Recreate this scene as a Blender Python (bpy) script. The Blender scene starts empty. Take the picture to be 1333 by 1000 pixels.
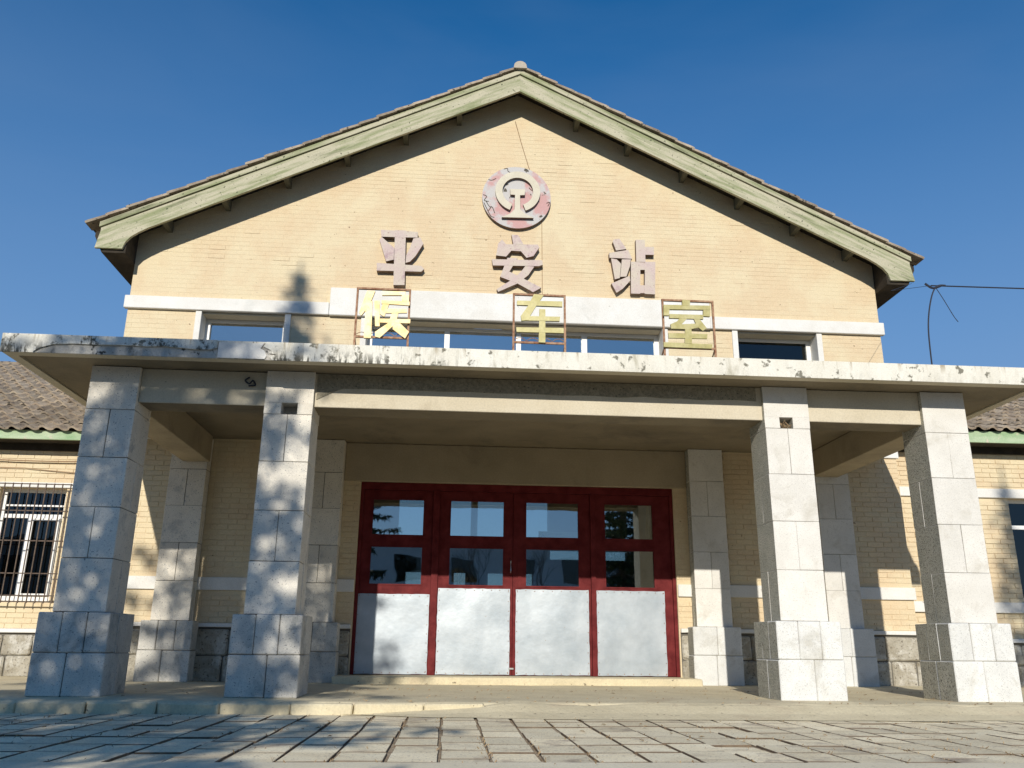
import bpy, math, random
from mathutils import Vector, Matrix, noise
random.seed(7)
sc = bpy.context.scene
R = math.radians

# ---------------------------------------------------------------- camera
cam_d = bpy.data.cameras.new('camera'); cam = bpy.data.objects.new('camera', cam_d)
sc.collection.objects.link(cam); sc.camera = cam
cam_d.sensor_width = 36.0; cam_d.lens = 36.0*1099.34/1333.0
cam_d.clip_start = 0.05; cam_d.clip_end = 3000
rt = Vector((0.99718847, -0.07425734, 0.01005041)); up = Vector((-0.03144335, -0.2929075, 0.95562363)); fw = Vector((0.06801822, 0.95325288, 0.29441888))
cam.matrix_world = Matrix(((rt.x, up.x, -fw.x, -0.97786), (rt.y, up.y, -fw.y, -8.90539), (rt.z, up.z, -fw.z, 0.51455), (0, 0, 0, 1)))

# ---------------------------------------------------------------- sky, sun, exposure
SUN_EL = R(23.5); SUN_DX = 0.15                      # light travels towards +X*0.15, +Y
az = math.atan2(-SUN_DX, -1.0)                       # direction TO the sun in the XY plane, from +Y clockwise
w = bpy.data.worlds.new('World'); sc.world = w; w.use_nodes = True
nt = w.node_tree; nt.nodes.clear()
sky = nt.nodes.new('ShaderNodeTexSky'); sky.sky_type = 'NISHITA'; sky.sun_disc = False
sky.sun_elevation = SUN_EL; sky.sun_rotation = az
sky.air_density = 0.9; sky.dust_density = 0.05; sky.ozone_density = 2.5; sky.altitude = 100
bg = nt.nodes.new('ShaderNodeBackground'); bg.inputs['Strength'].default_value = 0.13
ow = nt.nodes.new('ShaderNodeOutputWorld')
# very thin high cirrus, faint
tc = nt.nodes.new('ShaderNodeTexCoord'); mp = nt.nodes.new('ShaderNodeMapping'); mp.inputs['Scale'].default_value = (1.2, 1.2, 4.0)
nz = nt.nodes.new('ShaderNodeTexNoise'); nz.inputs['Scale'].default_value = 1.6; nz.inputs['Detail'].default_value = 5; nz.inputs['Distortion'].default_value = 0.6
rp = nt.nodes.new('ShaderNodeValToRGB'); rp.color_ramp.elements[0].position = 0.45; rp.color_ramp.elements[0].color = (0, 0, 0, 1)
rp.color_ramp.elements[1].position = 0.8; rp.color_ramp.elements[1].color = (0.09, 0.09, 0.09, 1)
hs = nt.nodes.new('ShaderNodeHueSaturation'); hs.inputs['Saturation'].default_value = 1.4
mx = nt.nodes.new('ShaderNodeMixRGB'); mx.inputs[2].default_value = (2.6, 3.2, 4.2, 1)
nt.links.new(tc.outputs['Generated'], mp.inputs[0]); nt.links.new(mp.outputs[0], nz.inputs['Vector']); nt.links.new(nz.outputs[0], rp.inputs[0])
nt.links.new(rp.outputs[0], mx.inputs[0]); nt.links.new(sky.outputs[0], hs.inputs['Color']); nt.links.new(hs.outputs[0], mx.inputs[1])
# paler towards the horizon, all the way round
sx = nt.nodes.new('ShaderNodeSeparateXYZ'); nt.links.new(tc.outputs['Generated'], sx.inputs[0])
mh = nt.nodes.new('ShaderNodeMapRange'); mh.inputs[1].default_value = 0.68; mh.inputs[2].default_value = 0.22; mh.inputs[3].default_value = 0.0; mh.inputs[4].default_value = 0.8; nt.links.new(sx.outputs[2], mh.inputs[0])
m2 = nt.nodes.new('ShaderNodeMixRGB'); m2.inputs[2].default_value = (1.55, 2.52, 4.25, 1); nt.links.new(mh.outputs[0], m2.inputs[0]); nt.links.new(mx.outputs[0], m2.inputs[1])
nt.links.new(m2.outputs[0], bg.inputs[0]); nt.links.new(bg.outputs[0], ow.inputs[0])
sl = bpy.data.lights.new('sun', 'SUN'); sl.energy = 4.6; sl.angle = R(0.5); sl.color = (1.0, 0.94, 0.84)
so = bpy.data.objects.new('sun', sl); sc.collection.objects.link(so)
sd = Vector((SUN_DX, 1.0, -math.tan(SUN_EL)*math.hypot(1, SUN_DX)))
so.rotation_euler = sd.to_track_quat('-Z', 'Y').to_euler(); so.location = (-5, -30, 15)
sc.view_settings.view_transform = 'Standard'; sc.view_settings.look = 'None'
sc.view_settings.exposure = 0.0; sc.view_settings.gamma = 1.0; sc.view_settings.use_curve_mapping = False

# ---------------------------------------------------------------- materials
def mat(name, col, rough=0.8, col2=None, nscale=4.0, mix=(0.35, 0.65), speck=None, speck_scale=60, speck_thr=(0.30, 0.38),
        bump=0.15, bscale=30, metal=0.0, fine=0.06, stain=None, stain_scale=1.2, stain_thr=(0.55, 0.75), stretch=(1, 1, 1), objvar=0.0, spec=0.3, bdist=0.01, rot=None):
    m = bpy.data.materials.new(name); m.use_nodes = True; t = m.node_tree; n = t.nodes; l = t.links
    b = n['Principled BSDF']; b.inputs['Roughness'].default_value = rough; b.inputs['Metallic'].default_value = metal
    b.inputs['Specular IOR Level'].default_value = spec
    g = n.new('ShaderNodeNewGeometry')
    def noise_(scale, detail=4, rgh=0.6, st=(1, 1, 1), dist=0.0):
        mp_ = n.new('ShaderNodeMapping'); mp_.inputs['Scale'].default_value = st
        if rot:
            vr = n.new('ShaderNodeVectorRotate'); vr.rotation_type = 'Y_AXIS'; vr.inputs['Angle'].default_value = rot; l.new(g.outputs['Position'], vr.inputs[0]); l.new(vr.outputs[0], mp_.inputs[0])
        else: l.new(g.outputs['Position'], mp_.inputs[0])
        q = n.new('ShaderNodeTexNoise'); q.inputs['Scale'].default_value = scale; q.inputs['Detail'].default_value = detail
        q.inputs['Roughness'].default_value = rgh; q.inputs['Distortion'].default_value = dist; l.new(mp_.outputs[0], q.inputs['Vector']); return q.outputs[0]
    def ramp(x, a, bb):
        r = n.new('ShaderNodeMapRange'); r.inputs[1].default_value = a; r.inputs[2].default_value = bb; r.clamp = True; l.new(x, r.inputs[0]); return r.outputs[0]
    def mixc(f, a, bcol):
        x = n.new('ShaderNodeMixRGB'); l.new(f, x.inputs[0])
        if isinstance(a, tuple): x.inputs[1].default_value = (*a, 1)
        else: l.new(a, x.inputs[1])
        if isinstance(bcol, tuple): x.inputs[2].default_value = (*bcol, 1)
        else: l.new(bcol, x.inputs[2])
        return x.outputs[0]
    c = None
    if col2: c = mixc(ramp(noise_(nscale, 5, 0.62, stretch), *mix), col, col2)
    else:
        rgb = n.new('ShaderNodeRGB'); rgb.outputs[0].default_value = (*col, 1); c = rgb.outputs[0]
    if stain: c = mixc(ramp(noise_(stain_scale, 6, 0.68, stretch, 0.5), *stain_thr), c, stain)
    if speck: 
        dark = ramp(noise_(speck_scale, 3, 0.55), speck_thr[1], speck_thr[0]); c = mixc(dark, c, speck)
    if fine:
        hv = n.new('ShaderNodeHueSaturation'); l.new(c, hv.inputs['Color'])
        v = ramp(noise_(bscale*3, 3), 0.25, 0.75); mr = n.new('ShaderNodeMapRange'); mr.inputs[3].default_value = 1-fine*2; mr.inputs[4].default_value = 1+fine*2; l.new(v, mr.inputs[0])
        l.new(mr.outputs[0], hv.inputs['Value']); c = hv.outputs[0]
    if objvar:
        oi = n.new('ShaderNodeObjectInfo'); hv = n.new('ShaderNodeHueSaturation'); l.new(c, hv.inputs['Color'])
        mr = n.new('ShaderNodeMapRange'); mr.inputs[3].default_value = 1-objvar; mr.inputs[4].default_value = 1+objvar; l.new(oi.outputs['Random'], mr.inputs[0])
        l.new(mr.outputs[0], hv.inputs['Value']); c = hv.outputs[0]
    l.new(c, b.inputs['Base Color'])
    if bump:
        bn = n.new('ShaderNodeBump'); bn.inputs['Strength'].default_value = bump; bn.inputs['Distance'].default_value = bdist
        l.new(noise_(bscale, 5, 0.65), bn.inputs['Height']); l.new(bn.outputs[0], b.inputs['Normal'])
    return m
M = {}
M['paint'] = mat('cream_paint', (0.63, 0.50, 0.325), 0.85, (0.66, 0.56, 0.375), 1.6, (0.4, 0.6), speck=(0.24, 0.16, 0.10), speck_scale=17, speck_thr=(0.25, 0.275), bump=0.5, bscale=22, stain=(0.60, 0.47, 0.31), stain_scale=2.2, stain_thr=(0.55, 0.8), objvar=0.02, bdist=0.008)
M['white'] = mat('whitewash', (0.66, 0.64, 0.59), 0.85, (0.72, 0.715, 0.68), 2.5, speck=(0.35, 0.33, 0.29), speck_scale=24, speck_thr=(0.24, 0.29), bump=0.3, stain=(0.52, 0.52, 0.48), stain_scale=1.6, stain_thr=(0.58, 0.8))
M['fascia'] = mat('canopy_plaster', (0.66, 0.63, 0.54), 0.85, (0.74, 0.72, 0.64), 2.5, speck=(0.20, 0.19, 0.15), speck_scale=11, speck_thr=(0.325, 0.39), bump=0.5, bscale=25, stain=(0.42, 0.39, 0.30), stain_scale=3.6, stain_thr=(0.56, 0.72), stretch=(1, 1, 0.3))
def streaks(m, c1=(0.10, 0.095, 0.075), c2=(0.33, 0.27, 0.17)):
    t = m.node_tree; n = t.nodes; l = t.links; b = n['Principled BSDF']; src = b.inputs['Base Color'].links[0].from_socket
    g = n.new('ShaderNodeNewGeometry'); sp = n.new('ShaderNodeSeparateXYZ'); l.new(g.outputs['Position'], sp.inputs[0])
    def nz_(sc_, st, lo, hi, off=0):
        mp_ = n.new('ShaderNodeMapping'); mp_.inputs['Scale'].default_value = st; mp_.inputs['Location'].default_value = (off, off, 0); l.new(g.outputs['Position'], mp_.inputs[0])
        q = n.new('ShaderNodeTexNoise'); q.inputs['Scale'].default_value = sc_; q.inputs['Detail'].default_value = 6; q.inputs['Roughness'].default_value = 0.7; l.new(mp_.outputs[0], q.inputs['Vector'])
        r = n.new('ShaderNodeMapRange'); r.inputs[1].default_value = lo; r.inputs[2].default_value = hi; l.new(q.outputs[0], r.inputs[0]); return r.outputs[0]
    def zr(a, b_):
        r = n.new('ShaderNodeMapRange'); r.inputs[1].default_value = a; r.inputs[2].default_value = b_; l.new(sp.outputs[2], r.inputs[0]); return r.outputs[0]
    def mul(a, b_):
        q = n.new('ShaderNodeMath'); q.operation = 'MULTIPLY'; l.new(a, q.inputs[0]); l.new(b_, q.inputs[1]); return q.outputs[0]
    def mixc(f, a, col):
        x = n.new('ShaderNodeMixRGB'); l.new(f, x.inputs[0]); l.new(a, x.inputs[1]); x.inputs[2].default_value = (*col, 1); return x.outputs[0]
    xw = n.new('ShaderNodeMapRange'); xw.inputs[1].default_value = -0.7; xw.inputs[2].default_value = -1.9; xw.inputs[3].default_value = 0.10; xw.inputs[4].default_value = 1.0; l.new(sp.outputs[0], xw.inputs[0])
    c = mixc(mul(nz_(7, (1.6, 1, 0.10), 0.56, 0.66), zr(3.40, 3.53)), src, c2)           # rain runs from the top edge
    c = mixc(mul(mul(nz_(9, (1.5, 1, 0.35), 0.50, 0.56, 3), zr(3.455, 3.335)), xw.outputs[0]), c, c1)      # mould creeping up from the drip edge
    c = mixc(mul(mul(nz_(4, (1.3, 1, 0.8), 0.56, 0.62, 7), nz_(30, (1, 1, 1), 0.44, 0.52, 2)), xw.outputs[0]), c, c1)
    l.new(c, b.inputs['Base Color'])
streaks(M['fascia'])
M['fascia_old'] = mat('bare_canopy_concrete', (0.36, 0.34, 0.30), 0.9, (0.55, 0.52, 0.46), 5, speck=(0.06, 0.06, 0.055), speck_scale=12, speck_thr=(0.34, 0.40), bump=0.8, bscale=20, stain=(0.10, 0.10, 0.09), stain_scale=4, stain_thr=(0.55, 0.7))
M['beam'] = mat('beam_render', (0.58, 0.52, 0.40), 0.85, (0.52, 0.46, 0.34), 1.5, speck=(0.12, 0.11, 0.08), speck_scale=14, speck_thr=(0.22, 0.26), bump=0.25, bscale=18, stain=(0.40, 0.34, 0.24), stain_scale=1.3, stain_thr=(0.55, 0.75))
M['under'] = mat('shade_dark_soffit_render', (0.26, 0.215, 0.145), 0.9, (0.20, 0.165, 0.11), 1.2, bump=0.25, bscale=18, stain=(0.13, 0.11, 0.08), stain_scale=1.0, stain_thr=(0.52, 0.75))  # darker copy of the beam render; porch shade put into the colour
M['sidebeam'] = mat('shade_dark_beam_render', (0.40, 0.33, 0.225), 0.9, (0.33, 0.275, 0.185), 1.3, bump=0.25, bscale=18, stain=(0.24, 0.20, 0.14), stain_scale=1.2, stain_thr=(0.55, 0.78))  # beam render with the porch shade mixed into its tone
M['purl'] = mat('shade_dark_purlin', (0.12, 0.115, 0.08), 0.85, bump=0.3)  # dark tone paints in the shade behind the bargeboard
M['rough'] = mat('rough_render', (0.22, 0.20, 0.15), 0.95, (0.36, 0.32, 0.23), 30, bump=1.0, bscale=70, speck=(0.05, 0.05, 0.04), speck_scale=50)
M['stone'] = mat('cast_stone', (0.62, 0.60, 0.55), 0.85, (0.70, 0.68, 0.63), 3.0, speck=(0.50, 0.48, 0.44), speck_scale=80, speck_thr=(0.32, 0.42), bump=0.3, bscale=50, stain=(0.48, 0.45, 0.38), stain_scale=2.8, stain_thr=(0.54, 0.76), objvar=0.06, fine=0.06)
M['stone_w'] = mat('weathered_shade_warmed_stone', (0.66, 0.61, 0.52), 0.88, (0.75, 0.70, 0.60), 3.2, speck=(0.20, 0.19, 0.18), speck_scale=62, speck_thr=(0.31, 0.37), bump=0.6, bscale=55, stain=(0.38, 0.38, 0.36), stain_scale=3.5, stain_thr=(0.56, 0.74), objvar=0.07, fine=0.10)  # specks and stains, plus a base warmed against the blue tree shade
M['stone_low'] = mat('cast_stone_base', (0.60, 0.60, 0.575), 0.88, (0.69, 0.69, 0.66), 4.0, speck=(0.42, 0.42, 0.40), speck_scale=90, speck_thr=(0.32, 0.42), bump=0.4, bscale=60, stain=(0.46, 0.44, 0.38), stain_scale=3, stain_thr=(0.55, 0.75), objvar=0.06, fine=0.07)
M['stone_low_w'] = mat('weathered_shade_warmed_base', (0.52, 0.50, 0.45), 0.9, (0.66, 0.63, 0.56), 4.0, speck=(0.14, 0.14, 0.14), speck_scale=80, speck_thr=(0.32, 0.38), bump=0.8, bscale=60, stain=(0.27, 0.28, 0.26), stain_scale=3.5, stain_thr=(0.54, 0.72), objvar=0.08, fine=0.10)  # specked base stone, warmed against the blue shade like the shafts
M['aggregate'] = mat('shaded_aggregate_side', (0.44, 0.43, 0.36), 0.95, (0.54, 0.52, 0.44), 5, speck=(0.10, 0.095, 0.08), speck_scale=85, speck_thr=(0.34, 0.50), bump=1.0, bscale=80, objvar=0.06, fine=0.12, bdist=0.012)  # aggregate speckle with the side-face shade put into a darker base
M['mortar'] = mat('dark_mortar', (0.13, 0.12, 0.10), 0.95, bump=0.5)
M['mortar2'] = mat('grey_mortar', (0.30, 0.28, 0.24), 0.95, bump=0.5)
M['plinth'] = mat('rubble_plinth', (0.42, 0.39, 0.32), 0.9, (0.28, 0.25, 0.19), 4.0, speck=(0.12, 0.10, 0.08), speck_scale=34, speck_thr=(0.30, 0.42), bump=1.0, bscale=14, stain=(0.56, 0.54, 0.48), stain_scale=3.6, stain_thr=(0.5, 0.66), objvar=0.1, bdist=0.02)
for s_, k_ in ((-1, 'green_l'), (1, 'green_r')):
    M[k_] = mat('peeling_green_paint', (0.26, 0.28, 0.15), 0.85, (0.46, 0.43, 0.31), 7.0, (0.38, 0.56), speck=(0.05, 0.06, 0.035), speck_scale=22, speck_thr=(0.29, 0.36), bump=0.5, bscale=22, stain=(0.13, 0.14, 0.075), stain_scale=5, stain_thr=(0.56, 0.74), stretch=(0.16, 1, 1.7), rot=-s_*0.4594)
M['green_wing'] = mat('faded_green_fascia', (0.24, 0.37, 0.20), 0.8, (0.42, 0.50, 0.34), 4.0, speck=(0.50, 0.46, 0.36), speck_scale=8, speck_thr=(0.30, 0.36), bump=0.4, bscale=22, stretch=(0.5, 1, 1.5))
M['soffit'] = mat('shade_black_eaves_timber', (0.028, 0.023, 0.016), 0.9, (0.05, 0.04, 0.03), 6, bump=0.3)  # timber colour blackened to deepen the shade under the eaves
M['tile'] = mat('clay_roof_tile', (0.25, 0.195, 0.145), 0.9, (0.40, 0.335, 0.25), 7, speck=(0.06, 0.055, 0.045), speck_scale=18, speck_thr=(0.32, 0.40), bump=0.6, bscale=30, objvar=0.28)
M['cement'] = mat('pale_cement', (0.42, 0.37, 0.30), 0.9, bump=0.5, bscale=20)
M['pink'] = mat('faded_pink_paint', (0.53, 0.42, 0.40), 0.85, (0.56, 0.50, 0.40), 3.0, speck=(0.36, 0.24, 0.22), speck_scale=26, bump=0.2, stain=(0.40, 0.29, 0.30), stain_scale=4, stain_thr=(0.56, 0.7))
M['pinkside'] = mat('weathered_letter_edge', (0.20, 0.135, 0.10), 0.9, (0.32, 0.24, 0.18), 8, bump=0.3)
M['disc'] = mat('flaking_pink_disc', (0.52, 0.315, 0.30), 0.85, (0.50, 0.485, 0.47), 3.2, (0.44, 0.54), speck=(0.10, 0.09, 0.07), speck_scale=7, speck_thr=(0.30, 0.325), bump=0.2)
M['cream'] = mat('cream_letter', (0.62, 0.575, 0.46), 0.8, (0.56, 0.51, 0.40), 6, bump=0.15)
M['gold'] = mat('yellowed_metal_letter', (0.34, 0.30, 0.11), 0.5, (0.44, 0.40, 0.20), 7, bump=0.12, bscale=12, metal=0.15, spec=0.4)
M['goldbright'] = mat('painted_glint_letter', (0.60, 0.44, 0.17), 0.5, (0.80, 0.66, 0.40), 7, bump=0.25, bscale=10, metal=0.12, spec=0.35)  # paler than the other letters; the sun glint is in the colour
M['rust'] = mat('rusty_iron', (0.22, 0.10, 0.055), 0.8, (0.42, 0.27, 0.17), 22, bump=0.4, bscale=60)
M['iron'] = mat('dull_iron_bar', (0.07, 0.055, 0.045), 0.8, (0.14, 0.10, 0.075), 30, bump=0.2)
M['red'] = mat('dark_red_door_paint', (0.095, 0.010, 0.011), 0.6, (0.16, 0.024, 0.024), 6, speck=(0.06, 0.02, 0.02), speck_scale=30, speck_thr=(0.25, 0.3), bump=0.25, bscale=40, spec=0.12)
M['sheet'] = mat('galvanised_sheet', (0.46, 0.50, 0.53), 0.42, (0.34, 0.385, 0.42), 2.0, speck=(0.30, 0.26, 0.22), speck_scale=22, speck_thr=(0.24, 0.28), bump=0.09, bscale=2.6, metal=0.45, fine=0.03, spec=0.5, bdist=0.05)
M['pvc'] = mat('white_plastic_frame', (0.78, 0.77, 0.74), 0.45, bump=0.05)
M['handle'] = mat('steel_handle', (0.6, 0.6, 0.58), 0.3, metal=0.9, bump=0)
M['platform'] = mat('worn_concrete', (0.55, 0.48, 0.325), 0.92, (0.64, 0.565, 0.39), 2.2, speck=(0.20, 0.16, 0.11), speck_scale=20, speck_thr=(0.28, 0.34), bump=0.35, bscale=16, stain=(0.50, 0.41, 0.28), stain_scale=1.3, stain_thr=(0.55, 0.72), bdist=0.02)
M['slab'] = mat('grey_paving', (0.74, 0.635, 0.43), 0.92, (0.83, 0.74, 0.53), 3.5, speck=(0.34, 0.28, 0.21), speck_scale=60, speck_thr=(0.30, 0.42), bump=0.35, bscale=24, stain=(0.42, 0.34, 0.25), stain_scale=2.2, stain_thr=(0.55, 0.70), objvar=0.15, bdist=0.02)
M['soil'] = mat('brown_joint_soil', (0.28, 0.20, 0.125), 1.0, (0.50, 0.40, 0.27), 14, bump=1.0, bscale=50)
M['asphalt'] = mat('darkened_square_paving', (0.09, 0.085, 0.075), 0.95, (0.13, 0.12, 0.10), 1.5, bump=0.5)  # unseen square, darkened to cut bounce into the porch
M['road'] = mat('smooth_concrete_road', (0.70, 0.62, 0.45), 0.9, (0.78, 0.70, 0.52), 1.5, speck=(0.33, 0.29, 0.22), speck_scale=30, speck_thr=(0.28, 0.33), bump=0.4, bscale=30)
M['ground'] = mat('dry_ground', (0.34, 0.28, 0.19), 1.0, (0.26, 0.22, 0.14), 0.8, bump=0.8, bscale=10)
M['straw'] = mat('dry_straw', (0.42, 0.31, 0.17), 0.95, (0.26, 0.17, 0.10), 9, bump=0)
M['inner'] = mat('interior_plaster', (0.42, 0.43, 0.40), 0.9, bump=0.1)
M['ifloor'] = mat('interior_floor', (0.20, 0.19, 0.17), 0.5, bump=0.1)
M['cloth'] = mat('yellow_cloth', (0.78, 0.70, 0.42), 0.9, (0.70, 0.58, 0.30), 5, bump=0.3)
M['paper'] = mat('white_paper_notice', (0.82, 0.82, 0.78), 0.7, bump=0)
M['yellow'] = mat('yellow_print', (0.80, 0.62, 0.10), 0.7, bump=0)
M['ink'] = mat('black_print', (0.03, 0.03, 0.03), 0.7, bump=0)
M['ink2'] = mat('dark_flake', (0.10, 0.085, 0.065), 0.9, bump=0)
M['joint'] = mat('dirty_slab_edge', (0.12, 0.085, 0.055), 1.0, (0.20, 0.15, 0.10), 12, bump=0)
M['felt'] = mat('added_bounce_cut_felt', (0.045, 0.045, 0.043), 0.95, bump=0.3)  # unseen canopy top, added dark to cut bounce under the gable eaves
M['wire'] = mat('black_wire', (0.03, 0.035, 0.05), 0.6, bump=0)
M['brownwire'] = mat('brown_cable', (0.30, 0.19, 0.11), 0.7, bump=0)
M['bark'] = mat('tree_bark', (0.09, 0.07, 0.05), 0.95, (0.15, 0.12, 0.09), 12, bump=0.6)
M['needle'] = mat('conifer_needles', (0.035, 0.062, 0.028), 0.8, (0.055, 0.085, 0.035), 3, bump=0)
M['farwall'] = mat('grey_render_wall', (0.62, 0.62, 0.60), 0.9, (0.7, 0.7, 0.68), 1, bump=0.2)
def glass(name, tint, refl, tr):
    m = bpy.data.materials.new(name); m.use_nodes = True; t = m.node_tree; n = t.nodes; l = t.links; n.clear()
    o = n.new('ShaderNodeOutputMaterial'); gl = n.new('ShaderNodeBsdfGlossy'); gl.inputs['Roughness'].default_value = 0.015; gl.inputs['Color'].default_value = (0.92, 0.95, 0.95, 1)
    tb = n.new('ShaderNodeBsdfTransparent'); tb.inputs['Color'].default_value = (*tint, 1)
    mx_ = n.new('ShaderNodeMixShader'); lw = n.new('ShaderNodeFresnel'); lw.inputs['IOR'].default_value = 1.5
    ad = n.new('ShaderNodeMath'); ad.operation = 'ADD'; ad.inputs[1].default_value = refl; ad.use_clamp = True
    g = n.new('ShaderNodeNewGeometry'); q = n.new('ShaderNodeTexNoise'); q.inputs['Scale'].default_value = 1.1; l.new(g.outputs['Position'], q.inputs['Vector'])
    bn = n.new('ShaderNodeBump'); bn.inputs['Strength'].default_value = 0.12; bn.inputs['Distance'].default_value = 0.02; l.new(q.outputs[0], bn.inputs['Height']); l.new(bn.outputs[0], gl.inputs['Normal'])
    l.new(lw.outputs[0], ad.inputs[0]); l.new(ad.outputs[0], mx_.inputs[0]); l.new(tb.outputs[0], mx_.inputs[1]); l.new(gl.outputs[0], mx_.inputs[2]); l.new(mx_.outputs[0], o.inputs[0])
    return m
M['glass'] = glass('window_glass', (0.62, 0.68, 0.66), 0.27, 0.8)
M['glass2'] = glass('tinted_window_glass', (0.30, 0.36, 0.38), 0.46, 0.5)
M['glassd'] = glass('dark_window_glass', (0.18, 0.21, 0.22), 0.02, 0.5)

# ---------------------------------------------------------------- builders
COL = sc.collection
ORI = {}
def empty(name, loc, label=None, cat=None, group=None, kind=None):
    o = bpy.data.objects.new(name, None); COL.objects.link(o); o.location = loc; o.empty_display_size = 0.2
    ORI[o.name] = Vector(loc); tag(o, label, cat, group, kind); return o
def tag(o, label=None, cat=None, group=None, kind=None):
    if label: o['label'] = label
    if cat: o['category'] = cat
    if group: o['group'] = group
    if kind: o['kind'] = kind
    return o
def org(p):
    while p is not None:
        if p.name in ORI: return ORI[p.name]
        p = p.parent
    return Vector((0, 0, 0))
class MB:
    def __init__(s): s.v = []; s.f = []; s.m = []
    def poly(s, pts, m=0): 
        i = len(s.v); s.v += [tuple(p) for p in pts]; s.f.append(tuple(range(i, i+len(pts)))); s.m.append(m)
    def box(s, x0, x1, y0, y1, z0, z1, m=0):
        i = len(s.v); s.v += [(x0,y0,z0),(x1,y0,z0),(x1,y1,z0),(x0,y1,z0),(x0,y0,z1),(x1,y0,z1),(x1,y1,z1),(x0,y1,z1)]
        s.f += [(i,i+3,i+2,i+1),(i+4,i+5,i+6,i+7),(i,i+1,i+5,i+4),(i+1,i+2,i+6,i+5),(i+2,i+3,i+7,i+6),(i+3,i,i+4,i+7)]; s.m += [m]*6; return s
    def cbox(s, x0, x1, y0, y1, z0, z1, c=0.008, m=0, jit=0.0):
        if jit:
            r = lambda: random.uniform(-jit, jit)
        else: r = lambda: 0.0
        i = len(s.v)
        for (X, sx) in ((x0, 1), (x1, -1)):
            for (Y, sy) in ((y0, 1), (y1, -1)):
                for (Z, sz) in ((z0, 1), (z1, -1)):
                    a, b, d = r(), r(), r()
                    s.v += [(X+a, Y+sy*c+b, Z+sz*c+d), (X+sx*c+a, Y+b, Z+sz*c+d), (X+sx*c+a, Y+sy*c+b, Z+d)]
        def k(a, b, d, t): return i + ((a*2+b)*2+d)*3+t
        F = [(k(0,0,0,0),k(0,0,1,0),k(0,1,1,0),k(0,1,0,0)), (k(1,0,0,0),k(1,1,0,0),k(1,1,1,0),k(1,0,1,0)),
             (k(0,0,0,1),k(1,0,0,1),k(1,0,1,1),k(0,0,1,1)), (k(0,1,0,1),k(0,1,1,1),k(1,1,1,1),k(1,1,0,1)),
             (k(0,0,0,2),k(0,1,0,2),k(1,1,0,2),k(1,0,0,2)), (k(0,0,1,2),k(1,0,1,2),k(1,1,1,2),k(0,1,1,2))]
        for a in (0, 1):
            for b in (0, 1):
                F.append((k(a,b,0,0),k(a,b,1,0),k(a,b,1,1),k(a,b,0,1)) if a == b else (k(a,b,0,1),k(a,b,1,1),k(a,b,1,0),k(a,b,0,0)))
                F.append((k(a,0,b,0),k(a,1,b,0),k(a,1,b,2),k(a,0,b,2)) if a != b else (k(a,0,b,2),k(a,1,b,2),k(a,1,b,0),k(a,0,b,0)))
                F.append((k(0,a,b,1),k(1,a,b,1),k(1,a,b,2),k(0,a,b,2)) if a == b else (k(0,a,b,2),k(1,a,b,2),k(1,a,b,1),k(0,a,b,1)))
                for d in (0, 1):
                    t = (k(a,b,d,0),k(a,b,d,1),k(a,b,d,2)); F.append(t if (a+b+d) % 2 else t[::-1])
        s.f += F; s.m += [m]*len(F); return s
    def prism(s, pts, y0, y1, m=0, mside=None):
        n = len(pts); a = sum(pts[k][0]*pts[(k+1)%n][1]-pts[(k+1)%n][0]*pts[k][1] for k in range(n))
        if a < 0: pts = pts[::-1]
        i = len(s.v); s.v += [(x, y0, z) for x, z in pts]+[(x, y1, z) for x, z in pts]
        s.f.append(tuple(range(i, i+n))); s.m.append(m); s.f.append(tuple(range(i+2*n-1, i+n-1, -1))); s.m.append(m)
        for k in range(n):
            q = (k+1) % n; s.f.append((i+q, i+k, i+n+k, i+n+q)); s.m.append(m if mside is None else mside)
        return s
    def tube(s, pts, r, n=6, m=0, taper=None):
        pts = [Vector(p) for p in pts]; i = len(s.v)
        for k, p in enumerate(pts):
            d = (pts[min(k+1, len(pts)-1)]-pts[max(k-1, 0)]).normalized()
            a = d.cross(Vector((0, 0, 1))); a = a.normalized() if a.length > 1e-3 else Vector((1, 0, 0)); b = d.cross(a)
            rr = r if taper is None else r+(taper-r)*k/(len(pts)-1)
            for q in range(n):
                t = 2*math.pi*q/n; s.v.append(tuple(p+a*math.cos(t)*rr+b*math.sin(t)*rr))
        for k in range(len(pts)-1):
            for q in range(n):
                s.f.append((i+k*n+q, i+k*n+(q+1)%n, i+(k+1)*n+(q+1)%n, i+(k+1)*n+q)); s.m.append(m)
        s.f.append(tuple(i+q for q in range(n))[::-1]); s.m.append(m); s.f.append(tuple(i+(len(pts)-1)*n+q for q in range(n))); s.m.append(m)
        return s
    def mesh(s, name, mats, o=Vector((0, 0, 0))):
        me = bpy.data.meshes.new(name); me.from_pydata([(x-o[0], y-o[1], z-o[2]) for x, y, z in s.v], [], s.f)
        for q in (mats if isinstance(mats, (list, tuple)) else [mats]): me.materials.append(q)
        if any(s.m): me.polygons.foreach_set('material_index', s.m)
        me.update(); return me
    def build(s, name, mats, parent=None, smooth=False, **kw):
        me = s.mesh(name, mats, org(parent)); o = bpy.data.objects.new(name, me); COL.objects.link(o)
        if parent is not None: o.parent = parent
        if smooth: me.polygons.foreach_set('use_smooth', [True]*len(me.polygons))
        tag(o, **kw); return o
def inst(name, me, loc, parent, rot=None):
    o = bpy.data.objects.new(name, me); COL.objects.link(o); o.parent = parent
    o.location = Vector(loc)-org(parent)
    if rot: o.rotation_euler = rot
    return o
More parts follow.
